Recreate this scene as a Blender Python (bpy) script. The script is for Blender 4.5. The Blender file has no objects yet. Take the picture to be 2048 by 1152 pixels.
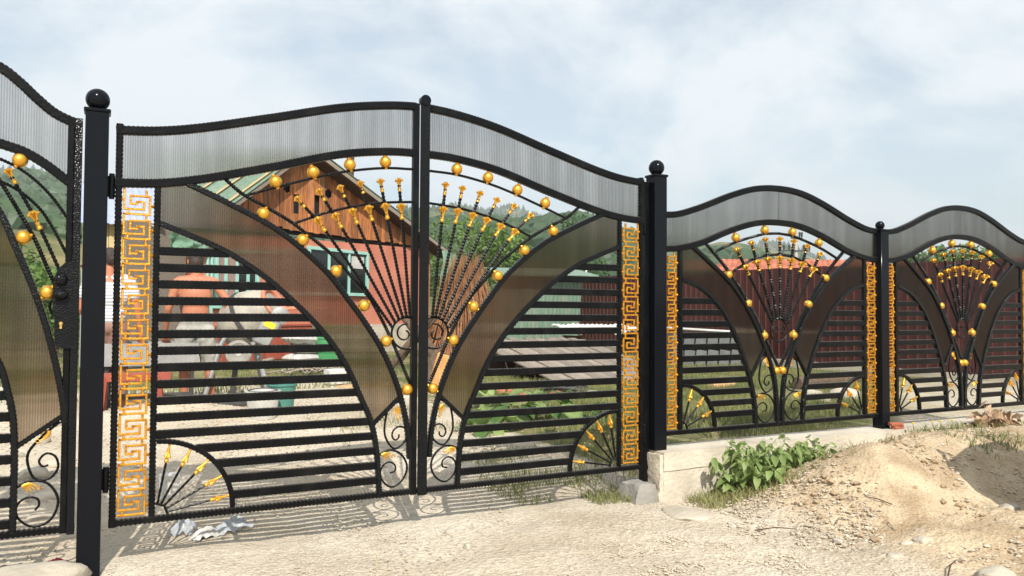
import bpy, bmesh, math, random
import numpy as np
from mathutils import Vector, Matrix, noise
from mathutils.geometry import tessellate_polygon
random.seed(7); rng = np.random.default_rng(7)
R = math.radians
sc = bpy.context.scene
col = sc.collection

# ------------------------------------------------------------------ camera
F_PX = 1560.0
YAW, PITCH, ROLL = R(27.5945), R(1.5996), R(0.3602)
CAM = Vector((-0.0355, -4.1283, 1.0297))
_f = Vector((math.sin(YAW)*math.cos(PITCH), math.cos(YAW)*math.cos(PITCH), math.sin(PITCH)))
_r0 = Vector((math.cos(YAW), -math.sin(YAW), 0)); _u0 = _r0.cross(_f)
_r = _r0*math.cos(ROLL) + _u0*math.sin(ROLL); _u = _u0*math.cos(ROLL) - _r0*math.sin(ROLL)
cd = bpy.data.cameras.new('camera'); cd.sensor_width = 36.0; cd.lens = F_PX/2048*36.0
cd.clip_start = 0.05; cd.clip_end = 20000
cam = bpy.data.objects.new('camera', cd); col.objects.link(cam)
M = Matrix.Identity(4)
for i in range(3):
    M[i][0], M[i][1], M[i][2], M[i][3] = _r[i], _u[i], -_f[i], CAM[i]
cam.matrix_world = M
sc.camera = cam
def ray(px, py): return _f + _r*((px-1024)/F_PX) - _u*((py-576)/F_PX)
def at_z(px, py, z): d = ray(px, py); return CAM + d*((z-CAM.z)/d.z)
def at_y(px, py, y): d = ray(px, py); return CAM + d*((y-CAM.y)/d.y)
def at_d(px, py, dep): return CAM + ray(px, py)*dep

# ------------------------------------------------------------------ sky, sun, exposure
SUN_EL = R(42.0); SUN_AZ = R(13.0)          # shadows run to +y, a little to +x
sun_to = Vector((-math.sin(SUN_AZ)*math.cos(SUN_EL), -math.cos(SUN_AZ)*math.cos(SUN_EL), math.sin(SUN_EL)))
w = bpy.data.worlds.new('World'); sc.world = w; w.use_nodes = True
nt = w.node_tree; N = nt.nodes; L = nt.links
for n in list(N): N.remove(n)
out = N.new('ShaderNodeOutputWorld'); bg = N.new('ShaderNodeBackground')
sky = N.new('ShaderNodeTexSky'); sky.sky_type = 'NISHITA'; sky.sun_disc = False
sky.sun_elevation = SUN_EL; sky.sun_rotation = math.atan2(sun_to.x, sun_to.y)
sky.air_density = 1.0; sky.dust_density = 1.2; sky.ozone_density = 1.5
tc = N.new('ShaderNodeTexCoord'); sep = N.new('ShaderNodeSeparateXYZ')
L.new(tc.outputs['Generated'], sep.inputs[0])
addz = N.new('ShaderNodeMath'); addz.operation = 'ADD'; addz.inputs[1].default_value = 0.42; L.new(sep.outputs[2], addz.inputs[0])
mx = N.new('ShaderNodeMath'); mx.operation = 'MAXIMUM'; mx.inputs[1].default_value = 0.05; L.new(addz.outputs[0], mx.inputs[0])
dvx = N.new('ShaderNodeMath'); dvx.operation = 'DIVIDE'; L.new(sep.outputs[0], dvx.inputs[0]); L.new(mx.outputs[0], dvx.inputs[1])
dvy = N.new('ShaderNodeMath'); dvy.operation = 'DIVIDE'; L.new(sep.outputs[1], dvy.inputs[0]); L.new(mx.outputs[0], dvy.inputs[1])
cmb = N.new('ShaderNodeCombineXYZ'); L.new(dvx.outputs[0], cmb.inputs[0]); L.new(dvy.outputs[0], cmb.inputs[1])
nz = N.new('ShaderNodeTexNoise'); nz.inputs['Scale'].default_value = 2.3; nz.inputs['Detail'].default_value = 12; nz.inputs['Roughness'].default_value = 0.58
nz.inputs['Distortion'].default_value = 0.35
mpw = N.new('ShaderNodeMapping'); mpw.inputs['Location'].default_value = (3.1, 1.7, 0.4); mpw.inputs['Rotation'].default_value = (0, 0, 0.5)
mpw.inputs['Scale'].default_value = (1, 1.1, 1)
L.new(cmb.outputs[0], mpw.inputs[0]); L.new(mpw.outputs[0], nz.inputs['Vector'])
rp = N.new('ShaderNodeValToRGB'); rp.color_ramp.elements[0].position = 0.41; rp.color_ramp.elements[1].position = 0.58
rp.color_ramp.elements[0].color = (0, 0, 0, 1); rp.color_ramp.elements[1].color = (1, 1, 1, 1)
L.new(nz.outputs['Fac'], rp.inputs[0])
fac = N.new('ShaderNodeMath'); fac.operation = 'MULTIPLY_ADD'; fac.inputs[1].default_value = 0.45; fac.inputs[2].default_value = 0.45
L.new(rp.outputs[0], fac.inputs[0])
mixc = N.new('ShaderNodeMixRGB'); L.new(fac.outputs[0], mixc.inputs[0]); tnt = N.new('ShaderNodeMixRGB'); tnt.blend_type = 'MULTIPLY'; tnt.inputs[0].default_value = 1.0; tnt.inputs[2].default_value = (1.0, 1.06, 0.96, 1); L.new(sky.outputs[0], tnt.inputs[1]); L.new(tnt.outputs[0], mixc.inputs[1])
mixc.inputs[2].default_value = (6.75, 7.1, 7.3, 1)
bg.inputs['Strength'].default_value = 0.10
L.new(mixc.outputs[0], bg.inputs[0]); L.new(bg.outputs[0], out.inputs[0])
sl = bpy.data.lights.new('sun', 'SUN'); sl.energy = 4.2; sl.angle = R(0.5); sl.color = (1.0, 0.945, 0.86)
sun = bpy.data.objects.new('sun', sl); col.objects.link(sun); sun.location = (0, -20, 30)
sun.rotation_euler = (-sun_to).to_track_quat('-Z', 'Y').to_euler()
sc.view_settings.view_transform = 'Standard'; sc.view_settings.look = 'None'
sc.view_settings.exposure = 0.6; sc.view_settings.gamma = 1.0; sc.view_settings.use_curve_mapping = False
sc.render.engine = 'CYCLES'
sc.cycles.max_bounces = 10; sc.cycles.transparent_max_bounces = 12; sc.cycles.transmission_bounces = 8
sc.render.resolution_x, sc.render.resolution_y = 1024, 576

# ------------------------------------------------------------------ materials
MATS = {}
def newmat(name):
    m = bpy.data.materials.new(name); m.use_nodes = True
    return m, m.node_tree.nodes, m.node_tree.links, m.node_tree.nodes['Principled BSDF']
def pmat(name, c1, c2=None, scale=6.0, rough=0.6, metal=0.0, bump=0.0, bscale=40.0, spec=0.5, coat=0.0,
         stretch=(1, 1, 1), rnd=0.0, ramp=(0.35, 0.65), detail=6, c3=None, s3=2.0, sss=0):
    m, n, l, b = newmat(name)
    b.inputs['Roughness'].default_value = rough; b.inputs['Metallic'].default_value = metal
    b.inputs['Specular IOR Level'].default_value = spec; b.inputs['Coat Weight'].default_value = coat
    t = n.new('ShaderNodeTexCoord'); mp = n.new('ShaderNodeMapping'); mp.inputs['Scale'].default_value = stretch
    l.new(t.outputs['Object'], mp.inputs[0])
    oi = n.new('ShaderNodeObjectInfo')
    if rnd:
        va = n.new('ShaderNodeVectorMath'); va.operation = 'ADD'
        sc_ = n.new('ShaderNodeMath'); sc_.operation = 'MULTIPLY'; sc_.inputs[1].default_value = 37.0
        l.new(oi.outputs['Random'], sc_.inputs[0]); cb = n.new('ShaderNodeCombineXYZ')
        for k in range(3): l.new(sc_.outputs[0], cb.inputs[k])
        l.new(mp.outputs[0], va.inputs[0]); l.new(cb.outputs[0], va.inputs[1]); vec = va.outputs[0]
    else: vec = mp.outputs[0]
    colour = None
    if c2 is not None:
        tx = n.new('ShaderNodeTexNoise'); tx.inputs['Scale'].default_value = scale; tx.inputs['Detail'].default_value = detail
        l.new(vec, tx.inputs['Vector'])
        r = n.new('ShaderNodeValToRGB'); r.color_ramp.elements[0].position = ramp[0]; r.color_ramp.elements[1].position = ramp[1]
        r.color_ramp.elements[0].color = (*c1, 1); r.color_ramp.elements[1].color = (*c2, 1)
        l.new(tx.outputs['Fac'], r.inputs[0]); colour = r.outputs[0]
        if c3 is not None:
            t3 = n.new('ShaderNodeTexNoise'); t3.inputs['Scale'].default_value = s3; t3.inputs['Detail'].default_value = 4
            l.new(vec, t3.inputs['Vector']); r3 = n.new('ShaderNodeValToRGB')
            r3.color_ramp.elements[0].position = 0.5; r3.color_ramp.elements[1].position = 0.68
            l.new(t3.outputs['Fac'], r3.inputs[0]); mm = n.new('ShaderNodeMixRGB'); l.new(r3.outputs[0], mm.inputs[0])
            l.new(colour, mm.inputs[1]); mm.inputs[2].default_value = (*c3, 1); colour = mm.outputs[0]
    if colour is None:
        rgb = n.new('ShaderNodeRGB'); rgb.outputs[0].default_value = (*c1, 1); colour = rgb.outputs[0]
    if rnd:
        hs = n.new('ShaderNodeHueSaturation'); mr = n.new('ShaderNodeMapRange')
        mr.inputs[3].default_value = 1-rnd; mr.inputs[4].default_value = 1+rnd
        l.new(oi.outputs['Random'], mr.inputs[0]); l.new(mr.outputs[0], hs.inputs['Value']); l.new(colour, hs.inputs['Color']); colour = hs.outputs[0]
    l.new(colour, b.inputs['Base Color'])
    if bump:
        bt = n.new('ShaderNodeTexNoise'); bt.inputs['Scale'].default_value = bscale; bt.inputs['Detail'].default_value = 5
        l.new(vec, bt.inputs['Vector']); bp = n.new('ShaderNodeBump'); bp.inputs['Strength'].default_value = bump; bp.inputs['Distance'].default_value = 0.02
        l.new(bt.outputs['Fac'], bp.inputs['Height']); l.new(bp.outputs[0], b.inputs['Normal'])
    MATS[name] = m
    return m
def leafmat(name, c1, c2, trans=0.35, rough=0.55, scale=9):
    m, n, l, b = newmat(name)
    t = n.new('ShaderNodeTexCoord'); tx = n.new('ShaderNodeTexNoise'); tx.inputs['Scale'].default_value = scale
    l.new(t.outputs['Object'], tx.inputs['Vector']); oi = n.new('ShaderNodeObjectInfo')
    ad = n.new('ShaderNodeMath'); ad.operation = 'MULTIPLY_ADD'; ad.inputs[1].default_value = 0.35
    l.new(oi.outputs['Random'], ad.inputs[0]); l.new(tx.outputs['Fac'], ad.inputs[2])
    r = n.new('ShaderNodeValToRGB'); r.color_ramp.elements[0].position = 0.4; r.color_ramp.elements[1].position = 0.85
    r.color_ramp.elements[0].color = (*c1, 1); r.color_ramp.elements[1].color = (*c2, 1)
    l.new(ad.outputs[0], r.inputs[0]); l.new(r.outputs[0], b.inputs['Base Color']); b.inputs['Roughness'].default_value = rough
    tr = n.new('ShaderNodeBsdfTranslucent'); l.new(r.outputs[0], tr.inputs[0]); ms = n.new('ShaderNodeMixShader'); ms.inputs[0].default_value = trans
    o = n['Material Output']; l.new(b.outputs[0], ms.inputs[1]); l.new(tr.outputs[0], ms.inputs[2]); l.new(ms.outputs[0], o.inputs[0])
    MATS[name] = m; return m
pmat('black', (0.003, 0.0033, 0.004), (0.011, 0.0105, 0.0095), 9, 0.28, bump=0.16, bscale=70, spec=0.15, ramp=(.52, .8))
pmat('black_gloss', (0.0045, 0.0055, 0.008), None, rough=0.13, spec=0.15)
def pale_tops(name):
    m = MATS[name]; n, l = m.node_tree.nodes, m.node_tree.links; b = n['Principled BSDF']; src = b.inputs['Base Color'].links[0].from_socket
    g = n.new('ShaderNodeNewGeometry'); sp = n.new('ShaderNodeSeparateXYZ'); l.new(g.outputs['True Normal'], sp.inputs[0])
    t = n.new('ShaderNodeTexCoord'); tx = n.new('ShaderNodeTexNoise'); tx.inputs['Scale'].default_value = 22; tx.inputs['Detail'].default_value = 6; l.new(t.outputs['Object'], tx.inputs['Vector'])
    mr = n.new('ShaderNodeMapRange'); mr.inputs[1].default_value = 0.55; mr.inputs[2].default_value = 1.0; mr.inputs[3].default_value = 0.0; mr.inputs[4].default_value = 0.75; l.new(sp.outputs[2], mr.inputs[0])
    mu = n.new('ShaderNodeMath'); mu.operation = 'MULTIPLY'; l.new(mr.outputs[0], mu.inputs[0]); l.new(tx.outputs['Fac'], mu.inputs[1])
    mx_ = n.new('ShaderNodeMixRGB'); l.new(mu.outputs[0], mx_.inputs[0]); l.new(src, mx_.inputs[1]); mx_.inputs[2].default_value = (0.17, 0.155, 0.13, 1); l.new(mx_.outputs[0], b.inputs['Base Color'])
pale_tops('black')                                                   # mottled paler tint mixed in on upward faces
# hammered cover strip and arc bars
def hammered():
    m, n, l, b = newmat('hammered'); b.inputs['Base Color'].default_value = (0.004, 0.0045, 0.0055, 1); b.inputs['Roughness'].default_value = 0.2; b.inputs['Specular IOR Level'].default_value = 0.22
    t = n.new('ShaderNodeTexCoord'); v = n.new('ShaderNodeTexVoronoi'); v.inputs['Scale'].default_value = 130; l.new(t.outputs['Object'], v.inputs['Vector'])
    bp = n.new('ShaderNodeBump'); bp.inputs['Strength'].default_value = 0.6; bp.inputs['Distance'].default_value = 0.004; l.new(v.outputs['Distance'], bp.inputs['Height'])
    l.new(bp.outputs[0], b.inputs['Normal']); MATS['hammered'] = m
hammered()
pmat('gold', (0.70, 0.36, 0.04), (0.80, 0.45, 0.065), 30, 0.36, metal=0.75, bump=0.06, bscale=120)
pmat('gold_worn', (0.66, 0.30, 0.022), (0.26, 0.10, 0.012), 55, 0.38, metal=0.65, bump=0.3, bscale=150, ramp=(0.46, 0.72))
def polycarb(name, tint):
    m, n, l, b = newmat(name); n.remove(b); o = n['Material Output']
    t = n.new('ShaderNodeTexCoord'); wv = n.new('ShaderNodeTexWave'); wv.wave_type = 'BANDS'; wv.bands_direction = 'X'
    wv.inputs['Scale'].default_value = 30.0; wv.inputs['Distortion'].default_value = 0.0
    l.new(t.outputs['Object'], wv.inputs['Vector'])
    mp = n.new('ShaderNodeMapping'); mp.inputs['Scale'].default_value = (7, 7, 0.45); l.new(t.outputs['Object'], mp.inputs[0])
    nn = n.new('ShaderNodeTexNoise'); nn.inputs['Scale'].default_value = 2.0; nn.inputs['Detail'].default_value = 5; l.new(mp.outputs[0], nn.inputs['Vector'])
    nr = n.new('ShaderNodeMapRange'); nr.inputs[1].default_value = 0.35; nr.inputs[2].default_value = 0.7; nr.inputs[3].default_value = 0.85; nr.inputs[4].default_value = 1.0
    l.new(nn.outputs['Fac'], nr.inputs[0])
    wr = n.new('ShaderNodeMapRange'); wr.inputs[3].default_value = 0.86; wr.inputs[4].default_value = 1.0; l.new(wv.outputs['Fac'], wr.inputs[0])
    mul = n.new('ShaderNodeMath'); mul.operation = 'MULTIPLY'; l.new(nr.outputs[0], mul.inputs[0]); l.new(wr.outputs[0], mul.inputs[1])
    cc = n.new('ShaderNodeMixRGB'); cc.blend_type = 'MULTIPLY'; cc.inputs[0].default_value = 1.0; cc.inputs[1].default_value = (*tint, 1)
    l.new(mul.outputs[0], cc.inputs[2])
    rf = n.new('ShaderNodeBsdfRefraction'); rf.inputs['IOR'].default_value = 1.3; rf.inputs['Roughness'].default_value = 0.04; l.new(cc.outputs[0], rf.inputs[0])
    tp = n.new('ShaderNodeBsdfTransparent'); l.new(cc.outputs[0], tp.inputs[0])
    m0 = n.new('ShaderNodeMixShader'); m0.inputs[0].default_value = 0.06; l.new(rf.outputs[0], m0.inputs[1]); l.new(tp.outputs[0], m0.inputs[2])
    df = n.new('ShaderNodeBsdfDiffuse'); df.inputs[0].default_value = (0.055, 0.05, 0.043, 1)
    trn = n.new('ShaderNodeBsdfTranslucent'); trn.inputs[0].default_value = (0.28, 0.26, 0.24, 1)
    m1 = n.new('ShaderNodeMixShader'); m1.inputs[0].default_value = 0.4; l.new(df.outputs[0], m1.inputs[1]); l.new(trn.outputs[0], m1.inputs[2])
    m2 = n.new('ShaderNodeMixShader'); m2.inputs[0].default_value = 0.10; l.new(m0.outputs[0], m2.inputs[1]); l.new(m1.outputs[0], m2.inputs[2])
    gl = n.new('ShaderNodeBsdfGlossy'); gl.inputs['Roughness'].default_value = 0.25; lw = n.new('ShaderNodeFresnel'); lw.inputs[0].default_value = 1.18
    m3 = n.new('ShaderNodeMixShader'); l.new(lw.outputs[0], m3.inputs[0]); l.new(m2.outputs[0], m3.inputs[1]); l.new(gl.outputs[0], m3.inputs[2])
    sx = n.new('ShaderNodeSeparateXYZ'); l.new(t.outputs['Object'], sx.inputs[0]); fq = n.new('ShaderNodeMath'); fq.operation = 'MULTIPLY'; fq.inputs[1].default_value = 1300.0; l.new(sx.outputs[0], fq.inputs[0])
    wn = n.new('ShaderNodeTexWhiteNoise'); wn.noise_dimensions = '1D'; l.new(fq.outputs[0], wn.inputs['W'])
    am_ = n.new('ShaderNodeMath'); am_.operation = 'MULTIPLY_ADD'; am_.inputs[1].default_value = 0.6; am_.inputs[2].default_value = -0.30; l.new(wn.outputs['Value'], am_.inputs[0])
    cx_ = n.new('ShaderNodeCombineXYZ'); l.new(am_.outputs[0], cx_.inputs[0]); ge = n.new('ShaderNodeNewGeometry')
    va = n.new('ShaderNodeVectorMath'); va.operation = 'ADD'; l.new(ge.outputs['Normal'], va.inputs[0]); l.new(cx_.outputs[0], va.inputs[1])
    vn = n.new('ShaderNodeVectorMath'); vn.operation = 'NORMALIZE'; l.new(va.outputs[0], vn.inputs[0]); l.new(vn.outputs[0], rf.inputs['Normal'])
    l.new(m3.outputs[0], o.inputs[0]); MATS[name] = m
    m, n, l, b = newmat('sheet_web'); b.inputs['Base Color'].default_value = (0.10, 0.092, 0.08, 1); b.inputs['Roughness'].default_value = 0.4
    tp = n.new('ShaderNodeBsdfTransparent'); tp.inputs[0].default_value = (0.67, 0.65, 0.62, 1); ms = n.new('ShaderNodeMixShader'); ms.inputs[0].default_value = 0.85
    l.new(b.outputs[0], ms.inputs[1]); l.new(tp.outputs[0], ms.inputs[2]); l.new(ms.outputs[0], n['Material Output'].inputs[0]); MATS['sheet_web'] = m
polycarb('polycarbonate', (1.0, 0.985, 0.97)); polycarb('darker_sheet', (0.78, 0.715, 0.645))  # same sheet twice, the second with a darker brown tint for the V bands
pmat('concrete', (0.56, 0.50, 0.40), (0.40, 0.35, 0.275), 4, 0.9, bump=0.45, bscale=45, c3=(0.57, 0.52, 0.43), s3=1.6)
pmat('concrete_grey', (0.31, 0.29, 0.26), (0.22, 0.205, 0.18), 6, 0.9, bump=0.4, bscale=40)
pmat('stone', (0.50, 0.45, 0.37), (0.36, 0.31, 0.25), 7, 0.9, bump=0.4, bscale=30, rnd=0.18)
pmat('stone_pale', (0.50, 0.45, 0.36), (0.38, 0.335, 0.265), 5, 0.9, bump=0.4, bscale=35, rnd=0.08)
pmat('wood_plank', (0.58, 0.20, 0.055), (0.16, 0.052, 0.02), 5, 0.75, bump=0.35, bscale=18, stretch=(9, 9, 0.7), rnd=0.38, c3=(0.28, 0.155, 0.07), s3=1.2)
pmat('wood_dark', (0.085, 0.045, 0.026), (0.05, 0.028, 0.018), 6, 0.8, bump=0.3, bscale=20, stretch=(6, 6, 1), rnd=0.2)
pmat('wood_grey', (0.30, 0.25, 0.20), (0.19, 0.155, 0.125), 5, 0.85, bump=0.35, bscale=18, stretch=(8, 1, 8), rnd=0.25)
pmat('wood_pale', (0.58, 0.38, 0.20), (0.44, 0.27, 0.13), 6, 0.75, bump=0.25, bscale=20, stretch=(6, 6, 1.2), rnd=0.15)
pmat('bark', (0.17, 0.115, 0.075), (0.085, 0.058, 0.04), 12, 0.95, bump=0.8, bscale=30, stretch=(3, 3, 0.8))
pmat('log_wood', (0.62, 0.34, 0.13), (0.50, 0.24, 0.08), 8, 0.75, bump=0.2, stretch=(6, 6, 1))
pmat('stucco_red', (0.55, 0.205, 0.135), (0.47, 0.155, 0.10), 2.2, 0.9, bump=0.25, bscale=70, c3=(0.56, 0.21, 0.13), s3=0.8)
pmat('paint_red', (0.36, 0.085, 0.05), (0.28, 0.06, 0.038), 5, 0.7, bump=0.15, bscale=25, stretch=(8, 8, 0.8), rnd=0.12)
pmat('turquoise', (0.27, 0.50, 0.44), (0.33, 0.55, 0.49), 6, 0.55, bump=0.06)
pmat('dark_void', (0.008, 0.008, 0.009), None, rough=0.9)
pmat('curtain', (0.32, 0.22, 0.19), (0.24, 0.16, 0.14), 5, 0.9, stretch=(14, 14, 1))
pmat('green_sheet', (0.10, 0.18, 0.125), (0.16, 0.235, 0.175), 3, 0.5, bump=0.05, rnd=0.15, stretch=(6, 6, 0.8), c3=(0.21, 0.23, 0.17), s3=2)
pmat('green_tarp', (0.13, 0.26, 0.17), (0.22, 0.35, 0.25), 3, 0.5, bump=0.3, bscale=9)
pmat('yellow_strip', (0.42, 0.32, 0.16), (0.36, 0.26, 0.13), 6, 0.7)
pmat('brown_sheet', (0.085, 0.023, 0.019), (0.068, 0.018, 0.015), 1.5, 0.42, bump=0.03, rnd=0.06)
pmat('terracotta', (0.46, 0.155, 0.085), (0.34, 0.10, 0.055), 3, 0.8, bump=0.2, rnd=0.2)
pmat('blue_roof', (0.30, 0.34, 0.47), (0.36, 0.40, 0.52), 2, 0.45, stretch=(3, 3, 1))
pmat('tan_wall', (0.55, 0.44, 0.24), (0.46, 0.35, 0.18), 3, 0.9, bump=0.2)
pmat('white_paint', (0.60, 0.59, 0.56), (0.50, 0.49, 0.46), 3, 0.7, bump=0.12)
pmat('white_plastic', (0.54, 0.53, 0.50), (0.42, 0.41, 0.385), 5, 0.45, bump=0.2, bscale=14)
def film():
    m, n, l, b = newmat('bag_film'); b.inputs['Base Color'].default_value = (0.52, 0.55, 0.58, 1); b.inputs['Roughness'].default_value = 0.22
    tp = n.new('ShaderNodeBsdfTransparent'); ms = n.new('ShaderNodeMixShader'); ms.inputs[0].default_value = 0.45
    o = n['Material Output']; l.new(b.outputs[0], ms.inputs[1]); l.new(tp.outputs[0], ms.inputs[2]); l.new(ms.outputs[0], o.inputs[0]); MATS['bag_film'] = m
film()
pmat('red_rag', (0.42, 0.04, 0.05), (0.30, 0.03, 0.035), 12, 0.8, bump=0.3)
pmat('green_plastic', (0.05, 0.24, 0.085), (0.065, 0.28, 0.11), 4, 0.45)
pmat('teal_plastic', (0.06, 0.20, 0.16), (0.08, 0.24, 0.2), 4, 0.5)
pmat('mixer_cream', (0.40, 0.37, 0.30), (0.25, 0.235, 0.20), 5, 0.7, bump=0.4, bscale=25, ramp=(0.4, 0.7))
pmat('mixer_orange', (0.62, 0.16, 0.07), (0.5, 0.25, 0.17), 6, 0.55, bump=0.2)
pmat('metal_grey', (0.26, 0.26, 0.26), (0.34, 0.335, 0.32), 6, 0.55, metal=0.3, bump=0.15)
pmat('slate', (0.10, 0.11, 0.11), (0.15, 0.155, 0.15), 6, 0.5, bump=.1)
pmat('metal_dark', (0.04, 0.04, 0.042), (0.07, 0.065, 0.06), 6, 0.6)
pmat('rubber', (0.30, 0.285, 0.25), (0.22, 0.205, 0.18), 8, 0.8, bump=0.2)
pmat('yellow_label', (0.75, 0.52, 0.03), None, rough=0.5)
pmat('skin', (0.44, 0.185, 0.105), (0.38, 0.145, 0.08), 3, 0.55, bump=0.06, bscale=60, spec=0.35)
pmat('hair', (0.022, 0.014, 0.010), (0.04, 0.026, 0.018), 20, 0.6, bump=0.5, bscale=90)
pmat('shorts_cloth', (0.40, 0.39, 0.35), (0.27, 0.262, 0.23), 5, 0.9, bump=0.5, bscale=14)
pmat('belt', (0.12, 0.10, 0.08), None, rough=0.7)
def striped():
    m, n, l, b = newmat('striped_cloth'); b.inputs['Roughness'].default_value = 0.9
    t = n.new('ShaderNodeTexCoord'); wv = n.new('ShaderNodeTexWave'); wv.bands_direction = 'Z'; wv.inputs['Scale'].default_value = 9; wv.inputs['Distortion'].default_value = 0.6
    l.new(t.outputs['Object'], wv.inputs['Vector']); r = n.new('ShaderNodeValToRGB'); r.color_ramp.elements[0].position = 0.5; r.color_ramp.elements[1].position = 0.58
    r.color_ramp.elements[0].color = (0.7, 0.69, 0.68, 1); r.color_ramp.elements[1].color = (0.35, 0.35, 0.4, 1)
    l.new(wv.outputs['Fac'], r.inputs[0]); l.new(r.outputs[0], b.inputs['Base Color']); MATS['striped_cloth'] = m
striped()
pmat('trousers', (0.20, 0.11, 0.09), (0.26, 0.15, 0.12), 5, 0.9, bump=0.3, bscale=15)
leafmat('leaf_weed', (0.14, 0.215, 0.06), (0.33, 0.42, 0.15), 0.35)
leafmat('leaf_dark', (0.035, 0.085, 0.02), (0.08, 0.16, 0.04), 0.3)
leafmat('leaf_tree', (0.05, 0.11, 0.02), (0.13, 0.22, 0.045), 0.3, scale=1.2)
leafmat('leaf_hill', (0.022, 0.055, 0.016), (0.055, 0.10, 0.03), 0.15, scale=0.05)
leafmat('grass_blade', (0.12, 0.155, 0.045), (0.33, 0.32, 0.13), 0.3, scale=0.9)
leafmat('dry_stalk', (0.24, 0.075, 0.03), (0.42, 0.21, 0.09), 0.1, scale=3)
pmat('straw', (0.52, 0.43, 0.22), (0.4, 0.3, 0.14), 9, 0.8)
pmat('bracken', (0.50, 0.37, 0.25), (0.26, 0.15, 0.08), 12, 0.9, bump=0.5)
pmat('brick', (0.40, 0.13, 0.07), (0.32, 0.10, 0.055), 9, 0.9, bump=0.4)
pmat('brass', (0.72, 0.47, 0.16), None, rough=0.3, metal=0.9)
pmat('pole_concrete', (0.42, 0.41, 0.38), None, rough=0.9)
pmat('grass_yellow', (0.30, 0.25, 0.09), (0.20, 0.21, 0.065), 0.05, 0.9)

def ground_mat():
    m, n, l, b = newmat('ground_mix'); b.inputs['Roughness'].default_value = 0.95; b.inputs['Specular IOR Level'].default_value = 0.15
    t = n.new('ShaderNodeTexCoord'); at = n.new('ShaderNodeVertexColor'); at.layer_name = 'zone'; sp = n.new('ShaderNodeSeparateColor'); l.new(at.outputs[0], sp.inputs[0])
    def nse(s, d=6, dist=0.0):
        x = n.new('ShaderNodeTexNoise'); x.inputs['Scale'].default_value = s; x.inputs['Detail'].default_value = d; x.inputs['Distortion'].default_value = dist
        l.new(t.outputs['Object'], x.inputs['Vector']); return x.outputs['Fac']
    def ramp(v, p0, c0, p1, c1):
        r = n.new('ShaderNodeValToRGB'); r.color_ramp.elements[0].position = p0; r.color_ramp.elements[1].position = p1
        r.color_ramp.elements[0].color = (*c0, 1); r.color_ramp.elements[1].color = (*c1, 1); l.new(v, r.inputs[0]); return r.outputs[0]
    def mix(f, a, c, mode='MIX'):
        x = n.new('ShaderNodeMixRGB'); x.blend_type = mode
        if isinstance(f, float): x.inputs[0].default_value = f
        else: l.new(f, x.inputs[0])
        l.new(a, x.inputs[1])
        if isinstance(c, tuple): x.inputs[2].default_value = (*c, 1)
        else: l.new(c, x.inputs[2])
        return x.outputs[0]
    vo = n.new('ShaderNodeTexVoronoi'); vo.inputs['Scale'].default_value = 48; l.new(t.outputs['Object'], vo.inputs['Vector'])
    vcol = n.new('ShaderNodeSeparateColor'); l.new(vo.outputs['Color'], vcol.inputs[0])
    big = ramp(nse(0.9, 8, 0.4), 0.34, (0.46, 0.39, 0.295), 0.66, (0.61, 0.55, 0.455))
    fine = ramp(vcol.outputs[0], 0.0, (0.62, 0.60, 0.56), 1.0, (1.16, 1.14, 1.1))
    g0 = mix(0.45, big, fine, 'MULTIPLY')
    fine2 = ramp(nse(95, 4), 0.34, (0.42, 0.38, 0.32), 0.50, (1.0, 1.0, 1.0)); g0 = mix(ramp(nse(1.1, 5, .5), .38, (.15, .15, .15), .6, (.75, .75, .75)), g0, fine2, 'MULTIPLY')
    d0 = ramp(nse(2.6, 9, 0.6), 0.33, (0.36, 0.265, 0.165), 0.62, (0.56, 0.45, 0.31)); d0 = mix(0.55, d0, fine2, 'MULTIPLY')
    gr = ramp(nse(1.7, 9, 0.6), 0.35, (0.095, 0.115, 0.035), 0.66, (0.30, 0.25, 0.14)); gr = mix(0.6, gr, fine2, 'MULTIPLY')
    dirtf = ramp(mix(0.5, sp.outputs[1], nse(5, 7), 'OVERLAY'), 0.25, (0, 0, 0), 0.7, (1, 1, 1))
    grf = ramp(mix(0.5, sp.outputs[0], nse(3, 7), 'OVERLAY'), 0.3, (0, 0, 0), 0.65, (1, 1, 1))
    c = mix(dirtf, g0, d0); c = mix(grf, c, gr); l.new(c, b.inputs['Base Color'])
    h1 = n.new('ShaderNodeMath'); h1.operation = 'MULTIPLY_ADD'; h1.inputs[1].default_value = 0.5; l.new(vo.outputs['Distance'], h1.inputs[0]); l.new(nse(28, 6), h1.inputs[2])
    bp = n.new('ShaderNodeBump'); bp.inputs['Strength'].default_value = 0.7; bp.inputs['Distance'].default_value = 0.018; l.new(h1.outputs[0], bp.inputs['Height'])
    l.new(bp.outputs[0], b.inputs['Normal']); MATS['ground_mix'] = m
ground_mat()

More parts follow.
